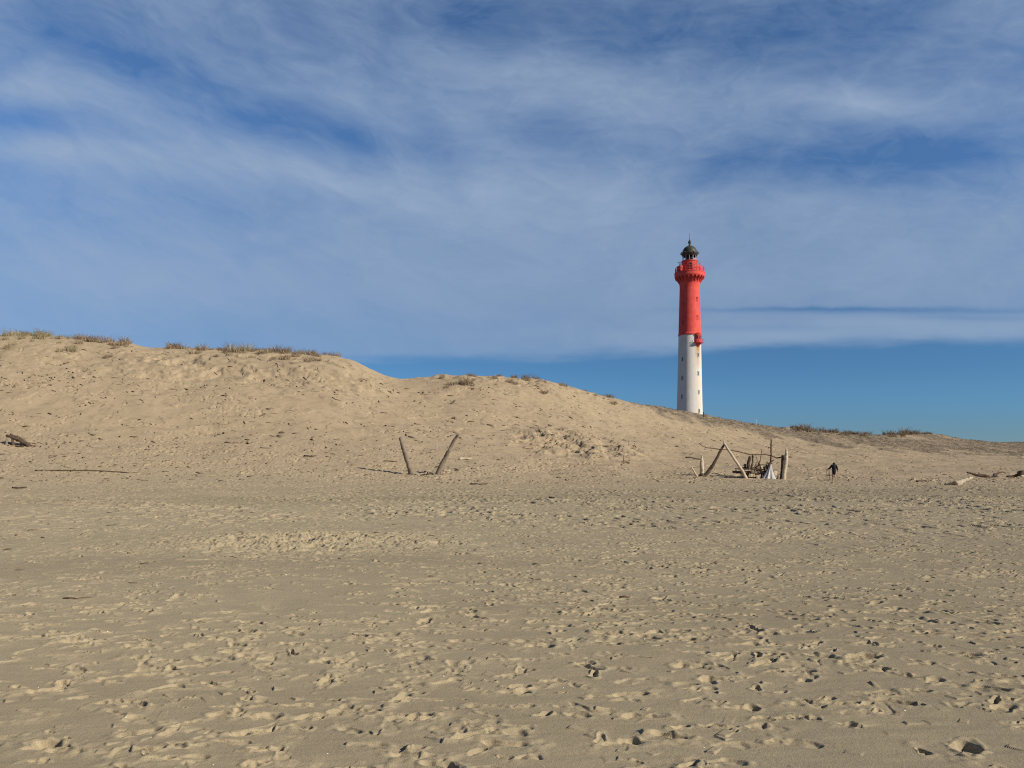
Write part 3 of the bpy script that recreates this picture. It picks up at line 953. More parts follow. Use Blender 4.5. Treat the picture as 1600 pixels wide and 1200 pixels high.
# the shelter of leaning poles
HY = 1202 * CAMZ / 28.3
stick('driftwood_post', sink(SP([(1097.5, 748), (1097, 738), (1096.5, 725), (1096.8, 712)], HY)), 0.21, 0.16, M['pale_wood'], 'thick pale pointed driftwood post at the left end of the beach shelter', 'post', sides=12, pointed=0.3)
stick('driftwood_stump', sink(SP([(1098, 749), (1097, 744), (1095.5, 741)], HY - 0.36)), 0.26, 0.20, M['dark_wood'], 'dark charred stump at the foot of the pale left post', 'stump', twigs=2, sides=11)
stick('driftwood_pole', sink(SP([(1100, 743), (1108, 735), (1114, 727), (1122, 712), (1131, 695), (1132, 692)], HY - 0.2, 0.1)), 0.175, 0.085, M['dark_wood'], 'dark crooked pole forming the left leg of the A-frame', 'pole', twigs=1)
stick('driftwood_pole', sink(SP([(1168, 749), (1158, 733), (1146, 715), (1136, 700), (1131.6, 692), (1131.3, 687.5)], HY - 0.5, 0.3)), 0.15, 0.09, M['pale_wood'], 'straight pale pole forming the right leg of the A-frame', 'pole', pointed=0.08)
stick('driftwood_branch', SP([(1237, 714), (1225, 714), (1214, 715.5), (1205, 712), (1195, 710), (1185, 710), (1172, 710), (1155, 706), (1140, 703), (1128, 702.5), (1118, 701), (1104, 699.5), (1098, 697), (1092, 692.5)], HY + 0.05), 0.065, 0.032, M['brown_wood'], 'long thin crooked branch laid across the top of the shelter', 'branch', twigs=3)
stick('driftwood_branch', SP([(1094, 717.5), (1088, 717), (1079, 714.5), (1071, 714.8)], HY), 0.055, 0.06, M['dark_wood'], 'short dark branch sticking out left from the pale post', 'branch')
stick('driftwood_stick', sink(SP([(1091, 747), (1086, 739), (1080, 729.5)], HY - 0.3)), 0.095, 0.06, M['pale_wood'], 'short pale stick leaning left of the thick left post', 'stick')
stick('driftwood_pole', sink(SP([(1203, 748), (1203, 730), (1205, 712), (1204.6, 698), (1205.3, 686.5)], HY)), 0.085, 0.06, M['dark_wood'], 'thin dark upright pole rising above the white sheet', 'pole', twigs=1)
stick('driftwood_branch', SP([(1199.5, 699.8), (1205, 697.6), (1211, 693.5)], HY - 0.1), 0.035, 0.02, M['brown_wood'], 'thin twig tied across the dark upright pole', 'branch')
stick('driftwood_branch', SP([(1201, 728), (1204, 722), (1209.5, 718.5)], HY - 0.15), 0.075, 0.05, M['dark_wood'], 'short forked dark branch at the tip of the white sheet', 'branch', twigs=2)
stick('driftwood_post', sink(SP([(1223.5, 753), (1225.5, 738), (1227.5, 722), (1228.8, 709), (1228.5, 699.5)], HY - 0.3)), 0.185, 0.17, M['pale_wood'], 'thick pale pointed driftwood post at the right end of the shelter', 'post', sides=12, pointed=0.28)
stick('driftwood_post', sink(SP([(1221, 752), (1222, 738), (1223, 724), (1223.5, 711)], HY + 0.1)), 0.16, 0.14, M['dark_wood'], 'dark trunk standing against the left side of the right pale post', 'post', sides=11)
stick('driftwood_stump', sink(SP([(1215, 752.5), (1216, 747), (1217, 742.5)], HY - 0.35)), 0.14, 0.10, M['grey_wood'], 'small stump between the white sheet and the right post', 'stump', twigs=1)
stick('driftwood_post', sink(SP([(1166, 748), (1168, 734), (1170, 722), (1172, 713)], HY + 0.2)), 0.16, 0.13, M['dark_wood'], 'thick dark leaning post in the middle of the wood stack', 'post', sides=11)
stick('driftwood_post', sink(SP([(1173, 746), (1174, 732), (1176.3, 720), (1176, 710)], HY + 0.3)), 0.09, 0.07, M['brown_wood'], 'slim brown post close beside the thick dark post of the wood stack', 'post')
stick('driftwood_stump', sink(SP([(1164, 746), (1164, 736), (1164.3, 725)], HY + 0.35)), 0.11, 0.09, M['dark_wood'], 'short dark stump at the left of the leaning posts', 'stump', twigs=2)
stick('driftwood_branch', sink(SP([(1187, 747), (1185, 735), (1184.5, 728), (1188, 719), (1189, 712), (1190.5, 701)], HY + 0.25)), 0.07, 0.02, M['brown_wood'], 'thin forked branch standing upright in the wood stack, right fork', 'branch')
stick('driftwood_branch', sink(SP([(1183.5, 744), (1185, 724), (1182.5, 717), (1180.5, 711)], HY + 0.32)), 0.055, 0.02, M['brown_wood'], 'shorter thin branch in the wood stack, tip bent left', 'branch')
stick('driftwood_branch', sink(SP([(1186, 745), (1184, 735), (1181, 730), (1187, 726)], HY + 0.1)), 0.11, 0.06, M['dark_wood'], 'knotted dark root end at the base of the forked branches', 'branch', twigs=3)


def plank(px0, px1, row, hpx, dpt, mat, label, dY=0.0, roll=0.0):
    p0, p1 = P(px0, row, HY + dY), P(px1, row, HY + dY)
    g = MB()
    L, h = (p1 - p0).length, hpx / F * HY
    nseg = 5
    vs = []
    for i in range(nseg + 1):
        x = -L / 2 + L * i / nseg
        s = 0.03 * math.sin(i * 1.7 + px0)
        for yy, zz in ((-dpt / 2, -h / 2), (dpt / 2, -h / 2), (dpt / 2, h / 2), (-dpt / 2, h / 2)): vs.append((x, yy + 0.3 * s, zz + 0.35 * s))
    fs = [(0, 3, 2, 1), tuple(nseg * 4 + k for k in range(4))]
    for i in range(nseg):
        for k in range(4): fs.append((i * 4 + k, i * 4 + (k + 1) % 4, i * 4 + 4 + (k + 1) % 4, i * 4 + 4 + k))
    g.add(vs, fs)
    o = g.build('wood_plank', mat)
    o.location = (p0 + p1) / 2
    o.rotation_euler = (0, roll, 0.12 * math.sin(px1))
    tag(o, label, 'plank')


plank(1147, 1161, 742, 3.8, 0.22, M['plank'], 'pale sawn plank with a clean end, lowest at the left of the wood stack', -0.35)
plank(1145, 1167, 737.4, 3.4, 0.30, M['dark_wood'], 'dark wet plank lying on the pale plank at the left of the stack', -0.1)
plank(1149, 1175, 732.6, 1.8, 0.30, M['dark_wood'], 'thin dark plank sticking out left, topmost at the left of the stack', 0.15, 0.03)
plank(1150, 1172, 734.8, 1.5, 0.5, M['pale_wood'], 'thin bleached plank sandwiched between two dark planks at the left', 0.1)
plank(1172, 1179, 742.6, 4.6, 0.25, M['plank'], 'pale cut beam end facing the sun, left of two under the stack', -0.3)
plank(1182, 1187, 744.5, 5.0, 0.25, M['plank'], 'pale cut beam end facing the sun, right of two under the stack', -0.3)
plank(1168, 1188, 748.4, 2.6, 0.4, M['plank'], 'long pale plank flat on the sand under the stack', -0.35)
plank(1170, 1186, 733.5, 2.6, 0.35, M['dark_wood'], 'dark beam across the middle of the stack', 0.0)
plank(1172, 1192, 737.2, 2.0, 0.4, M['grey_wood'], 'grey plank below the dark beam in the middle of the stack', 0.05, -0.02)
plank(1176, 1193, 739.9, 2.2, 0.35, M['dark_wood'], 'dark plank above the pale beam ends', 0.0)
plank(1187, 1201, 730.5, 4.6, 0.2, M['plank'], 'pale wide board standing upright behind the white sheet', 0.6, 0.03)
plank(1187, 1203, 736.8, 2.6, 0.25, M['brown_wood'], 'reddish brown board under the pale wide board', 0.55)
plank(1185, 1204, 726.6, 1.4, 0.3, M['dark_wood'], 'thin dark lath on top of the pale wide board', 0.6, 0.06)
plank(1197, 1206, 723.6, 1.2, 0.2, M['brown_wood'], 'short brown lath above the white sheet', 0.5, 0.1)
plank(1135, 1146, 744.8, 1.6, 0.3, M['dark_wood'], 'flat dark plank lying left of the wood stack', -0.4, 0.05)
plank(1206, 1214, 738.5, 6.0, 0.15, M['plank'], 'pale board leaning behind the right side of the white sheet', 0.7, 0.2)

rs = random.Random(21)
for i in range(20):
    x0 = rs.uniform(1150, 1200); y0 = rs.uniform(733, 748); L = rs.uniform(6, 15); a = rs.gauss(0.0, 0.45)
    Yk = HY + rs.uniform(-0.25, 0.75)
    p = [P(x0, y0, Yk), P(x0 + L * 0.5 * math.cos(a), y0 - L * 0.5 * math.sin(a) + rs.uniform(-0.7, 0.7), Yk + rs.uniform(-0.2, 0.2)), P(x0 + L * math.cos(a), y0 - L * math.sin(a), Yk + rs.uniform(-0.3, 0.3))]
    stick('driftwood_stick', p, rs.uniform(0.05, 0.10), rs.uniform(0.03, 0.06), M[rs.choice(('dark_wood', 'dark_wood', 'dark_wood', 'brown_wood'))], 'short loose stick piled in the wood stack of the shelter', 'stick', 'loose sticks piled in the wood stack', twigs=1)

for i in range(13):
    x0 = rs.uniform(1160, 1202); y0 = rs.uniform(738, 746); L = rs.uniform(10, 26); a = rs.gauss(1.5, 0.35)
    Yk = HY + rs.uniform(-0.1, 0.7)
    p = sink([P(x0, y0, Yk), P(x0 + L * 0.5 * math.cos(a) + rs.uniform(-1, 1), y0 - L * 0.5 * math.sin(a), Yk + rs.uniform(-0.2, 0.2)), P(x0 + L * math.cos(a), y0 - L * math.sin(a), Yk + rs.uniform(-0.3, 0.3))])
    stick('driftwood_stick', p, rs.uniform(0.05, 0.10), rs.uniform(0.02, 0.04), M[rs.choice(('dark_wood', 'dark_wood', 'brown_wood'))], 'thin dark stick standing up out of the wood stack of the shelter', 'stick', 'upright sticks in the wood stack', twigs=2)

# white sheet tied round a stake
ap, bp = P(1204.6, 725, HY - 0.55), P(1200.5, 752, HY - 0.55)
g = MB()
prof_n, seg_n = 16, 72
vs = []
zb = height_at(bp.x, bp.y) - 0.03
for j in range(prof_n + 1):
    f = j / prof_n
    for i in range(seg_n):
        a = 2 * math.pi * i / seg_n
        pl = 1 + (0.14 + 0.12 * f) * math.sin(9 * a + 1.2 * math.sin(2 * a)) + 0.05 * math.sin(17 * a + 3 * f)
        r = (0.05 + 0.46 * f ** 1.3) * pl
        cx = ap.x + (bp.x - ap.x) * f
        vs.append((cx + r * math.cos(a) * 1.05, ap.y + r * math.sin(a) * 0.8, ap.z + (zb - ap.z) * f))
fs = [(j * seg_n + i, j * seg_n + (i + 1) % seg_n, (j + 1) * seg_n + (i + 1) % seg_n, (j + 1) * seg_n + i) for j in range(prof_n) for i in range(seg_n)]
fs.append(tuple(range(seg_n)))
g.add(vs, fs)
tag(g.build('white_sheet', M['cloth'], None, True), 'white sheet hanging in folds like a small tent at the right of the shelter', 'sheet')

# tangle at the far left
LYY = ray_hit(28, 697).y
stick('driftwood_log', SP([(47, 697), (40, 693), (28, 687), (18, 682.5), (11, 680.5)], LYY, 0.2), 0.20, 0.12, M['dark_wood'], 'dark forked trunk propped up at the left edge, thickest of its tangle', 'trunk', twigs=2, sides=11)
stick('driftwood_branch', SP([(44, 694.5), (36, 686.5), (30, 683.3), (24, 681.5), (16, 678)], LYY + 0.3), 0.11, 0.06, M['brown_wood'], 'curved upper branch of the driftwood tangle at the left edge', 'branch', twigs=2)
stick('driftwood_branch', sink(SP([(20.5, 696), (20, 690), (19, 684)], LYY + 0.1)), 0.11, 0.09, M['dark_wood'], 'short upright prop under the dark trunk at the left edge', 'branch')
stick('driftwood_branch', sink(SP([(9.5, 695), (10.5, 688), (11, 683)], LYY + 0.1)), 0.13, 0.05, M['grey_wood'], 'leftmost short upright stub of the driftwood tangle', 'branch')
stick('driftwood_branch', SP([(37, 697.5), (31, 697.5), (24, 696.5)], LYY - 0.3), 0.09, 0.05, M['dark_wood'], 'short stick on the sand beneath the driftwood tangle', 'branch')
stick('driftwood_branch', SP([(43, 694), (50, 696.5), (58, 697)], LYY + 0.0), 0.08, 0.03, M['brown_wood'], 'thin tail of driftwood trailing right from the tangle', 'branch')


def lay(pxs, r0, r1, mat, label, cat='stick', lift=0.6, twigs=0, group=None, name='driftwood_stick'):
    pts = []
    for a, b_ in pxs:
        q = ray_hit(a, b_)
        pts.append(Vector((q.x, q.y, 0)))
    ym = sum(q.y for q in pts) / len(pts)
    pts = [Vector((q.x * (0.4 * ym + 0.6 * q.y) / q.y, 0.4 * ym + 0.6 * q.y, 0)) for q in pts]
    pts = [Vector((q.x, q.y, height_at(q.x, q.y) + r0 * lift)) for q in pts]
    return stick(name, pts, r0, r1, mat, label, cat, group, twigs)


lay([(55, 734.5), (80, 736), (100, 737), (130, 736.5), (150, 736.5), (175, 738.5), (202, 740.5)], 0.05, 0.035, M['brown_wood'], 'very long thin pole lying on the sand at the left', 'pole', 1.0, 2, name='driftwood_pole')
lay([(19, 763.5), (30, 763.6), (42, 763)], 0.055, 0.045, M['dark_wood'], 'short dark stick lying below the long thin pole', 'stick', 0.8)
# pale log with its dark root end
q = ray_hit(1497, 758)
stick('driftwood_log', [P(1492, 757, q.y - 0.35), P(1499, 754.5, q.y - 0.3), P(1508, 750.5, q.y - 0.2), P(1520, 745, q.y)], 0.23, 0.09, M['pale_wood'], 'bleached pale log raised at its right end, dark root at the left', 'log', twigs=4, sides=11, pointed=0.3)
stick('driftwood_stump', [P(1474, 759.5, q.y - 0.5), P(1483, 757.5, q.y - 0.5), P(1494, 756, q.y - 0.5)], 0.07, 0.17, M['dark_wood'], 'dark root lump against the left end of the bleached log', 'stump', twigs=4)
q = ray_hit(1530, 746)
stick('driftwood_log', [P(1546, 745.5, q.y), P(1538, 743.5, q.y), P(1524, 742.3, q.y), P(1517, 739.5, q.y), P(1511, 738, q.y)], 0.17, 0.07, M['dark_wood'], 'dark curved log lying right of and behind the bleached log', 'log', twigs=1)
stick('driftwood_stump', sink([P(1550, 751, q.y - 0.4), P(1550, 747, q.y - 0.4), P(1550.5, 743, q.y - 0.4)]), 0.09, 0.06, M['dark_wood'], 'small upright stub right of the dark curved log', 'stump', twigs=2)
stick('driftwood_log', [P(1562, 747.5, q.y - 0.2), P(1557, 745, q.y - 0.2), P(1552, 743.5, q.y - 0.2)], 0.20, 0.12, M['grey_wood'], 'grey knotted root lump near the right edge', 'log', twigs=5)
stick('driftwood_branch', [P(1552, 741.5, q.y + 0.3), P(1560, 739, q.y + 0.3), P(1567, 737.3, q.y + 0.3), P(1572, 739.5, q.y + 0.3)], 0.08, 0.05, M['brown_wood'], 'brown bent branch above the grey knotted root lump', 'branch', twigs=1)
stick('driftwood_log', [P(1573, 744.5, q.y), P(1583, 744.5, q.y), P(1590, 742, q.y), P(1596, 739, q.y), P(1600, 738, q.y + 0.2)], 0.09, 0.2, M['dark_wood'], 'dark trunk at the right edge with a raised knob', 'trunk', twigs=2)
stick('driftwood_stump', [P(1594, 744, q.y - 0.2), P(1594.8, 739, q.y - 0.2), P(1595.3, 735.5, q.y - 0.2)], 0.20, 0.17, M['dark_wood'], 'dark upright knob of wood on the trunk at the right edge', 'stump', twigs=2)
stick('driftwood_board', [P(1594, 744.3, q.y - 0.6), P(1600, 744, q.y - 0.6)], 0.10, 0.10, M['pale_wood'], 'small pale cut block under the dark knob at the right edge', 'board')
lay([(1433, 754), (1440, 752.5), (1448, 752.5)], 0.10, 0.07, M['dark_wood'], 'short dark log on the sand left of the bleached log', 'log', 0.6, 2, name='driftwood_log')
lay([(717, 719.5), (724, 718.8), (731, 719.3), (737, 717.6)], 0.14, 0.05, M['pale_wood'], 'pale curved driftwood piece behind the right V log', 'driftwood', 0.8, 1, name='driftwood_log')
lay([(692, 736.5), (704, 736.3)], 0.07, 0.07, M['plank'], 'small whitish board right of the V logs', 'board', 0.7, name='driftwood_board')
lay([(600, 721.5), (610, 721.6), (620, 722)], 0.06, 0.045, M['dark_wood'], 'thin dark stick behind the left V log', 'stick', 0.7)
lay([(735, 757), (748, 757.8), (762, 757)], 0.05, 0.035, M['dark_wood'], 'long dark stick on open sand below the right V log', 'stick', 0.8, 1)
lay([(858, 778), (866, 778.6)], 0.035, 0.025, M['dark_wood'], 'small dark stick lying flat on the middle of the beach', 'stick', 0.8)
q = ray_hit(915, 786)
stick('driftwood_stick', [q + Vector((-0.02, 0, -0.03)), P(919.5, 780.5, q.y)], 0.022, 0.014, M['dark_wood'], 'tiny dark stick poking up from the middle of the beach', 'stick')
lay([(475, 713), (484, 714.5), (493, 713)], 0.09, 0.05, M['dark_wood'], 'dark crooked stick on the sand left of the V logs', 'stick', 0.7, 1)
lay([(407, 701), (415, 701.6), (424, 701)], 0.09, 0.06, M['grey_wood'], 'pale brown log below the left dune, half buried', 'log', 0.5, 1, name='driftwood_log')
q = ray_hit(704, 632)
stick('driftwood_log', [q + Vector((0, 0, -0.2)), P(708, 628, q.y - 0.1), P(712, 625, q.y - 0.2)], 0.13, 0.09, M['grey_wood'], 'short grey log stub sticking out of the dune slope above the V logs', 'log')

q = ray_hit(682.5, 703)
stick('marker_stake', sink([Vector(q), P(682.3, 695, q.y), P(682, 687.5, q.y)]), 0.05, 0.045, M['stake'], 'thin pinkish marker stake standing behind the V logs', 'stake')
q = ray_hit(974, 722)
stick('driftwood_stick', sink([Vector(q), P(974.5, 714, q.y), P(975.5, 706, q.y)]), 0.045, 0.02, M['brown_wood'], 'thin twig standing upright alone left of the shelter', 'stick')
lay([(972, 722.5), (978, 723), (984, 724)], 0.05, 0.03, M['dark_wood'], 'small dark stick at the foot of the lone upright twig', 'stick', 0.7)
for px, r0_, r1_, lab in ((1182, 661, 655.5, 'thin white pole on the ridge right of the lighthouse'), (1232.5, 672, 665.5, 'thin white pole on the ridge beside the dark bushes')):
    q = ray_hit(px, r0_ + 3)
    stick('white_pole', sink([Vector(q), P(px, r0_, q.y), P(px, r1_, q.y)]), 0.05, 0.045, M['palewhite'], lab, 'pole', jit=0.02)
q = ray_hit(1099.5, 652)
stick('dark_post', sink([Vector(q), P(1099.5, 643.5, q.y)]), 0.09, 0.08, M['dark_wood'], 'small dark post on the ridge at the right foot of the lighthouse', 'post', jit=0.03)

# ------------------------------------------------------------------ person walking, seen from behind
M['skin'] = plain('skin', (0.50, 0.29, 0.20), (0.56, 0.34, 0.24), 8, 0.6, 0.1, 0.005)
M['jacket'] = plain('black_jacket', (0.010, 0.011, 0.016), (0.018, 0.019, 0.026), 7, 0.85, 0.5, 0.02)
M['hair'] = plain('dark_hair', (0.012, 0.008, 0.006), (0.025, 0.016, 0.011), 30, 0.55, 0.5, 0.01, (1, 1, .15))
pq = ray_hit(1303, 751)
ps = 1.56 / 1.70
per = empty('person', pq)
per.rotation_euler = (0, 0, R(-12))
tag(per, 'person in a black hooded jacket with bare legs walking away across the sand', 'person')


def skin_mesh(name, verts, edges, radii, mat, parent, sub=2, root=0):
    me = bpy.data.meshes.new(name)
    me.from_pydata([tuple(Vector(v) * ps) for v in verts], edges, [])
    o = link(name, me, mat, parent)
    md = o.modifiers.new('skin', 'SKIN'); md.use_smooth_shade = True
    for i, r in enumerate(radii):
        sv = me.skin_vertices[0].data[i]
        sv.radius = (r * ps, r * ps) if not isinstance(r, tuple) else (r[0] * ps, r[1] * ps)
        sv.use_root = (i == root)
    sm = o.modifiers.new('sub', 'SUBSURF'); sm.levels = sub; sm.render_levels = sub
    return o


V, E, RR = [], [], []


def jt(p, r, par=None):
    V.append(p); RR.append(r)
    if par is not None: E.append((par, len(V) - 1))
    return len(V) - 1


pel = jt((0, 0, 0.92), 0.135)
abd = jt((0, 0.01, 1.08), 0.12, pel)
che = jt((0, 0.02, 1.28), 0.14, abd)
nk0 = jt((0, 0.02, 1.42), 0.075, che)
nk1 = jt((0, 0.03, 1.49), 0.055, nk0)
hd0 = jt((0, 0.045, 1.565), 0.082, nk1)
hd1 = jt((0, 0.05, 1.63), 0.085, hd0)
jt((0, 0.05, 1.685), 0.05, hd1)
jt((0, 0.128, 1.60), 0.016, hd0)         # nose
for s, elb, wri in ((-1, (-0.36, -0.04, 1.14), (-0.54, 0.10, 1.02)), (1, (0.27, -0.02, 1.13), (0.32, 0.06, 0.90))):
    sh = jt((s * 0.165, 0.01, 1.38), 0.062, che)
    e_ = jt(elb, 0.043, sh)
    w_ = jt(wri, 0.028, e_)
    dv = (Vector(wri) - Vector(elb)).normalized()
    pm = Vector(wri) + dv * 0.07
    pl_ = jt(tuple(pm), 0.034, w_)
    sdv = dv.cross(Vector((0, 1, 0))).normalized()
    fw = dv.cross(sdv).normalized()
    for k in range(4):
        o_ = (k - 1.5) * 0.019
        L = (0.065, 0.078, 0.074, 0.055)[k]
        b0 = jt(tuple(pm + dv * 0.03 + sdv * o_), 0.010, pl_)
        b1 = jt(tuple(pm + dv * (0.03 + L * 0.55) + sdv * o_ * 1.1 + fw * 0.006), 0.009, b0)
        jt(tuple(pm + dv * (0.03 + L) + sdv * o_ * 1.1 + fw * 0.025), 0.008, b1)
    t0_ = jt(tuple(pm - dv * 0.02 + sdv * -0.036 * s), 0.011, pl_)
    jt(tuple(pm + dv * 0.03 + sdv * -0.060 * s + fw * 0.012), 0.009, t0_)
for s, kn, an, toe in ((-1, (-0.085, 0.10, 0.50), (-0.085, 0.03, 0.10), (-0.10, 0.19, 0.03)), (1, (0.095, 0.02, 0.49), (0.115, -0.16, 0.13), (0.12, -0.02, 0.03))):
    hp = jt((s * 0.09, 0, 0.86), 0.095, pel)
    th_ = jt(tuple((Vector((s * 0.09, 0, 0.86)) + Vector(kn)) / 2), 0.088, hp)
    k_ = jt(kn, 0.064, th_)
    cf = jt(tuple(Vector(kn).lerp(Vector(an), 0.35) + Vector((0, -0.02, 0))), 0.066, k_)
    a_ = jt(an, 0.036, cf)
    f1 = jt(tuple(Vector(an).lerp(Vector(toe), 0.6) + Vector((0, 0, -0.02))), 0.036, a_)
    jt(toe, 0.026, f1)
skin_mesh('body', V, E, RR, M['skin'], per)
V, E, RR = [], [], []
a0_ = jt((0.02, 0, 0.54), (0.16, 0.14))
a1_ = jt((0.01, 0.0, 0.78), (0.235, 0.18), a0_)
a2_ = jt((0, 0.01, 1.02), (0.25, 0.18), a1_)
a3_ = jt((0, 0.02, 1.24), (0.265, 0.19), a2_)
a4_ = jt((0, 0.02, 1.40), (0.13, 0.11), a3_)
jt((0, 0.015, 1.475), (0.085, 0.085), a4_)
for s, elb, wri in ((-1, (-0.36, -0.04, 1.14), (-0.525, 0.085, 1.027)), (1, (0.27, -0.02, 1.13), (0.315, 0.05, 0.925))):
    sh = jt((s * 0.185, 0.01, 1.375), 0.105, a4_)
    e_ = jt(elb, 0.088, sh)
    jt(wri, 0.064, e_)
skin_mesh('jacket', V, E, RR, M['jacket'], per)
V, E, RR = [], [], []
h0_ = jt((0, 0.025, 1.66), (0.115, 0.115))
h1_ = jt((0, -0.005, 1.57), (0.13, 0.10), h0_)
h2_ = jt((0, -0.04, 1.47), (0.125, 0.075), h1_)
jt((0, -0.075, 1.36), (0.075, 0.045), h2_)
skin_mesh('hair', V, E, RR, M['hair'], per)

# thin frame of sticks standing at the person's left hand
fq = pq + Vector((-0.42, 0.05, 0))
fr = empty('stick_frame', (fq.x, fq.y, height_at(fq.x, fq.y)))
tag(fr, 'low frame of thin weathered sticks standing at the left of the walking person', 'frame')
for nm, pts_, r_c in (('leg', [(-0.22, 0, -0.05), (-0.17, 0.0, 0.80)], 0.022), ('leg', [(0.10, 0, -0.05), (0.03, 0.0, 0.82)], 0.028), ('crossbar', [(-0.34, -0.02, 0.45), (0.12, -0.02, 0.47)], 0.024), ('foot_rail', [(-0.42, -0.04, 0.05), (0.14, -0.04, 0.04)], 0.03)):
    g = MB(); g.tube(wob(pts_, 0.15, 0.008, random), [r_c] * len(wob(pts_, 0.15, 0, random)), 7, True, 0.1)
    g.build(nm, M['brown_wood'] if nm != 'leg' else M['grey_wood'], fr, True)

# ------------------------------------------------------------------ plants
gmats = [plain('marram_straw', (0.44, 0.345, 0.20), (0.56, 0.45, 0.28), 5, 0.8, 0), plain('marram_green', (0.19, 0.195, 0.09), (0.28, 0.27, 0.14), 5, 0.8, 0),
         plain('marram_rust', (0.24, 0.17, 0.105), (0.34, 0.25, 0.16), 5, 0.8, 0), plain('dead_scrub', (0.085, 0.07, 0.055), (0.17, 0.14, 0.11), 5, 0.9, 0)]


def blades(r_, n, spread, h, wd, lean, fall=0.25):
    """arrays of verts, quads and material index for a clump of n blades"""
    vs, fs = [], []
    for _ in range(n):
        a = r_.uniform(0, 6.283); rr = spread * math.sqrt(r_.random())
        x, y = rr * math.cos(a), rr * math.sin(a)
        hh = h * r_.uniform(0.30, 1.15) * (1 - 0.4 * (rr / spread) ** 2)
        ld = a + r_.gauss(0, 0.7)
        l = lean * r_.uniform(0.3, 1.3) * hh
        fx, fy = math.cos(ld), math.sin(ld)
        wx, wy = r_.uniform(-1, 1), r_.uniform(-1, 1)
        q = wd * r_.uniform(0.6, 1.3) / max(0.2, math.hypot(wx, wy)) / 2
        wx *= q; wy *= q
        o = len(vs)
        for f, k in ((0.0, 1.0), (0.45, 0.9), (0.8, 0.6), (1.0, 0.1)):
            cx, cy_, cz_ = x + fx * l * f * f, y + fy * l * f * f, hh * (f - fall * f ** 3)
            vs += [(cx - wx * k, cy_ - wy * k, cz_), (cx + wx * k, cy_ + wy * k, cz_)]
        for j in range(3): fs.append((o + 2 * j, o + 2 * j + 1, o + 2 * j + 3, o + 2 * j + 2))
    return vs, fs


clumps = []
r_ = random.Random(3)
for k in range(8):
    vs, fs = blades(r_, 170, 0.40, 0.62 + 0.18 * (k % 3), 0.019, 0.60, 0.22)
    me = bpy.data.meshes.new('marram_clump')
    me.from_pydata([(x, y, z - 0.06) for x, y, z in vs], [], fs)
    for m in ((gmats[0], gmats[1], gmats[2]), (gmats[2], gmats[0], gmats[3]))[k % 2]: me.materials.append(m)
    bm = [r_.choice((0, 0, 1, 1, 2) if k % 2 == 0 else (0, 0, 0, 1, 2)) for _ in range(len(fs) // 3)]
    for i, p in enumerate(me.polygons): p.material_index = bm[i // 3]
    me.update(); clumps.append(me)


def crest_point(px, off):
    c = int(np.clip(np.searchsorted(T, (px - 800) / F), 0, NC - 1))
    rows = HOR - (BS[:, c] - CAMZ) * F / YR
    k = int(np.argmin(rows))
    y = YR[k] + off
    return (px - 800) / F * y, y


def marram(px, off, s, k, label, group):
    x, y = crest_point(px, off)
    o = link('marram_grass', clumps[k])
    o.location = (x, y, height_at(x, y) - 0.02)
    o.rotation_euler = (0, 0, r_.uniform(0, 6.28))
    o.scale = (s * r_.uniform(0.85, 1.25), s * r_.uniform(0.85, 1.25), s * r_.uniform(0.8, 1.1))
    tag(o, label, 'grass tuft', group, 'thing')


def row_of(ranges, label, group, s0, s1):
    for a, b_, n, kk in ranges:
        for _ in range(n):
            marram(r_.uniform(a, b_), r_.uniform(-2.6, 1.2) if r_.random() < 0.65 else r_.uniform(-8, -2), s0 + (s1 * 1.35 - s0) * r_.random() ** 1.7, r_.choice(kk), label, group)


row_of([(8, 42, 16, (0, 2, 4)), (40, 118, 30, (0, 2, 4, 6)), (118, 140, 7, (1, 3, 5)), (142, 152, 4, (1, 3)), (164, 182, 8, (1, 3, 5)), (184, 206, 9, (1, 3, 7))],
       'tuft of green and straw marram grass on the crest of the far left dune', 'marram tufts on the far left crest', 0.45, 1.4)
row_of([(268, 300, 10, (1, 3, 5)), (296, 318, 8, (0, 1)), (322, 340, 6, (1, 3)), (338, 356, 9, (1, 3, 0)), (356, 420, 30, (0, 1, 2, 3)), (420, 436, 6, (1, 3)), (440, 456, 5, (1, 5)), (456, 474, 7, (1, 3)), (480, 496, 8, (1, 3, 7)), (498, 530, 5, (1, 3))],
       'tuft of straw marram grass on the broken crest of the middle left dune', 'marram tufts on the middle left crest', 0.45, 1.5)
row_of([(688, 740, 12, (1, 3, 5)), (770, 782, 6, (1, 3)), (786, 806, 8, (1, 3, 7)), (818, 856, 12, (1, 3, 5)), (876, 884, 3, (1, 3)), (910, 930, 4, (3, 5)), (940, 966, 7, (1, 3))],
       'low tuft of dry marram grass on the crest of the central dune', 'marram tufts on the central crest', 0.35, 1.2)
row_of([(1232, 1248, 9, (1, 3)), (1246, 1290, 16, (1, 3, 5)), (1290, 1312, 9, (1, 3)), (1318, 1328, 8, (1, 3)), (1334, 1364, 12, (1, 3, 5)), (1386, 1404, 9, (1, 3)), (1402, 1430, 20, (1, 3, 5)), (1430, 1452, 14, (1, 3))],
       'dark dry tuft of dune grass on the crest right of the lighthouse', 'grass tufts on the right ridge', 0.5, 1.6)

# mats of dead scrub on the right ridge, thin green shoots at the foot, twiggy litter on the mound: nobody could count them
VS, FS, MI = [], [], []


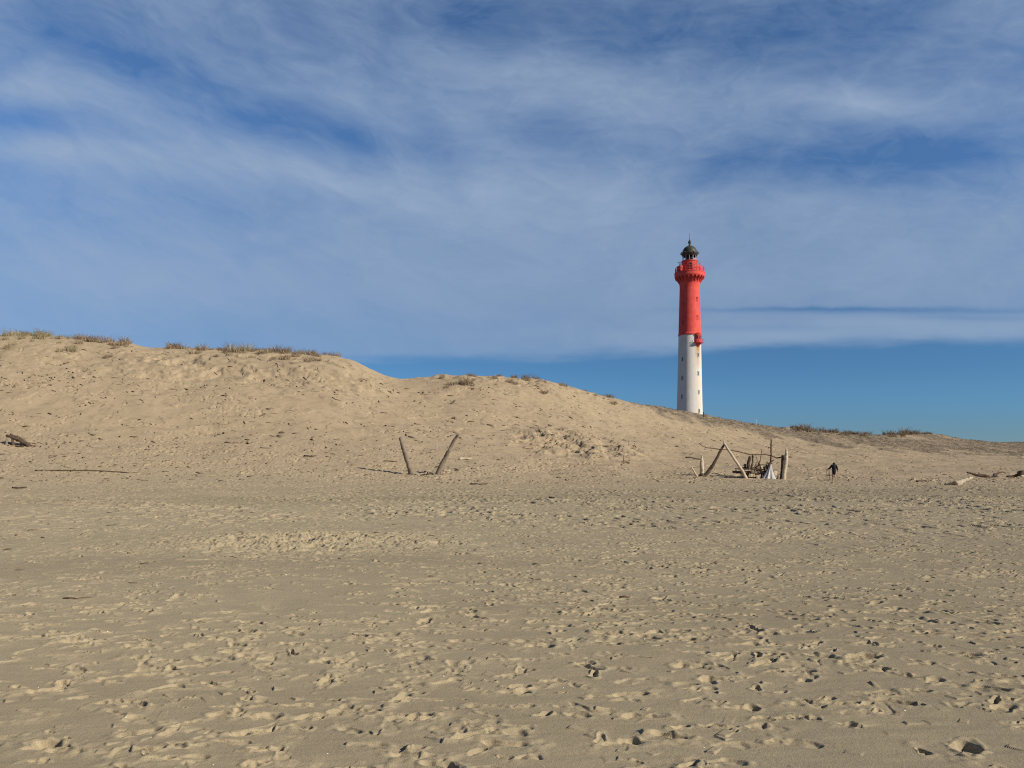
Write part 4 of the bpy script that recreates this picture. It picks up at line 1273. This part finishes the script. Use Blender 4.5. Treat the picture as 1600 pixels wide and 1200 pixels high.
def scatter(n, accept, h, spread, nb, mats, wd, lean=0.8):
    got = 0
    for _ in range(n * 30):
        if got >= n: break
        t_ = r_.uniform(-0.72, 0.72); y = r_.uniform(56, 240)
        x = t_ * y
        r = int(np.searchsorted(YR, y)) - 1; c = int(np.searchsorted(T, t_)) - 1
        if not accept(r, c): continue
        got += 1
        vs, fs = blades(r_, nb, spread * r_.uniform(0.6, 1.4), h * r_.uniform(0.5, 1.4), wd, lean)
        o = len(VS); z = height_at(x, y) - 0.03
        VS.extend((x + a, y + b_, z + c_) for a, b_, c_ in vs)
        FS.extend(tuple(i + o for i in q) for q in fs)
        mi = r_.choice(mats)
        MI.extend([mi if r_.random() < 0.8 else r_.choice(mats)] * len(fs))


relg = np.broadcast_to(rel, B.shape)
scatter(9500, lambda r, c: vegm[r, c] > 0.35 and relg[r, c] < 1.25 and r_.random() < vegm[r, c], 0.20, 0.42, 9, (0, 3, 3, 2), 0.045, 1.2)
scatter(900, lambda r, c: vegm[r, c] > 0.2 and 0.90 < relg[r, c] < 1.06, 0.24, 0.75, 10, (0, 3, 2, 1), 0.03, 0.5)
scatter(420, lambda r, c: hxm[r, c] > 0.3, 0.26, 0.3, 9, (3, 3, 2, 0), 0.045, 1.2)
scatter(320, lambda r, c: scarp[r, c] > 0.3 and litter[r, c] > 0.15, 0.28, 0.3, 9, (3, 2, 0), 0.04, 1.2)
scatter(330, lambda r, c: 0.0 < relg[r, c] < 0.30 and T[c] < 0.2 and r_.random() < 0.5, 0.16, 0.35, 7, (1, 1, 0), 0.022, 0.7)
me = bpy.data.meshes.new('dune_vegetation')
me.from_pydata(VS, [], FS)
for m in gmats: me.materials.append(m)
me.polygons.foreach_set('material_index', np.array(MI, np.int32))
me.update()
tag(link('dune_vegetation', me), 'low dead scrub, sparse shoots and litter spread over the dunes', 'dune plants', kind='stuff')

# twigs and wrack strewn along the upper beach
g = MB()
for k in range(4600):
    if k >= 4000:      # scattered over the open beach
        y = math.sqrt(r_.uniform(8 ** 2, 56 ** 2)); x = r_.uniform(-0.75, 0.75) * y
        L = r_.uniform(0.04, 0.20); a = r_.gauss(0, 0.9); rr = r_.uniform(0.004, 0.012)
        d = Vector((math.cos(a), math.sin(a), 0)) * L / 2
        p0, p1 = Vector((x, y, 0)) - d, Vector((x, y, 0)) + d
        p0.z = height_at(p0.x, p0.y) + rr * 0.6; p1.z = height_at(p1.x, p1.y) + rr
        g.tube([p0, (p0 + p1) / 2 + Vector((0, 0, rr)), p1], [rr, rr, rr * 0.6], 5)
        continue
    px, py = (r_.uniform(-60, 1660), 690 + 66 * r_.random() ** 0.8) if k < 1500 else (r_.uniform(-60, 1250), r_.uniform(545, 700))
    q = ray_hit(px, py)
    if k >= 1500 and py < crest_row[int(np.searchsorted(PXT, px))] + 6: continue
    if q.y > 128 or (k >= 1500 and fbm(np.array([q.x / 8.0]), np.array([q.y / 6.0]), 77, 2)[0] < r_.uniform(-0.5, 0.4)): continue
    y = q.y + r_.uniform(-0.4, 0.4); x = q.x
    L = 0.10 + 0.5 * r_.random() ** 4; a = r_.gauss(0, 0.9); rr = 0.012 + 0.03 * r_.random() ** 2
    if k >= 1500: L = 0.15 + 0.7 * r_.random() ** 2; rr = 0.015 + 0.05 * r_.random() ** 2; a = r_.gauss(-0.4, 0.5)
    d = Vector((math.cos(a), math.sin(a), 0)) * L / 2
    p0, p1 = Vector((x, y, 0)) - d, Vector((x, y, 0)) + d
    p0.z = height_at(p0.x, p0.y) + rr * 0.6; p1.z = height_at(p1.x, p1.y) + rr * r_.uniform(0.5, 2.5)
    g.tube([p0, (p0 + p1) / 2 + Vector((0, 0, rr * r_.uniform(0, 1.2))), p1], [rr, rr, rr * 0.6], 5)
tag(g.build('wood_debris', M['brown_wood'], None, True), 'small twigs and wrack strewn along the upper beach', 'debris', kind='stuff')

# shell bits on the near sand
shells = []
for k in range(3):
    vs, fs = [(0, 0, 0.45)], []
    for j in range(9):
        a = j / 9 * 6.283
        vs.append((math.cos(a) * r_.uniform(0.7, 1.1), 0.75 * math.sin(a) * r_.uniform(0.7, 1.1), 0.0))
        vs.append((0.55 * math.cos(a), 0.42 * math.sin(a), 0.33))
    for j in range(9):
        j2 = (j + 1) % 9
        fs += [(1 + 2 * j, 1 + 2 * j2, 2 + 2 * j2, 2 + 2 * j), (2 + 2 * j, 2 + 2 * j2, 0)]
    me = bpy.data.meshes.new('shell_fragment'); me.from_pydata(vs, [], fs); me.materials.append(M['shell'])
    shells.append(me)
SH = [(132, 990), (168, 988), (231, 1032), (245, 915), (447, 899), (354, 899), (308, 911), (267, 948), (418, 984), (403, 1062), (490, 1015), (512, 1178), (333, 1195), (607, 1020),
      (651, 1038), (693, 1057), (730, 1146), (1007, 999), (1078, 993), (1351, 1016), (1470, 952), (1187, 999), (196, 1121), (236, 1154), (566, 892), (745, 891), (827, 910), (1000, 913),
      (905, 858), (1185, 848), (1356, 868), (1545, 925), (1322, 880), (1100, 1168), (1413, 1110), (640, 960), (880, 1075), (1250, 925), (60, 1075), (1560, 1020)]
for i, (px, py) in enumerate(SH):
    q = ray_hit(px, py)
    s = r_.uniform(0.007, 0.013) * (0.7 + 0.06 * q.y)
    o = link('shell_fragment', shells[i % 3])
    o.location = (q.x, q.y, height_at(q.x, q.y) - 0.001)
    o.rotation_euler = (r_.uniform(-0.4, 0.4), r_.uniform(-0.4, 0.4), r_.uniform(0, 6.28))
    o.scale = (s, s, s)
    tag(o, 'small white shell fragment on the trodden sand', 'shell', 'white shell fragments on the near sand')
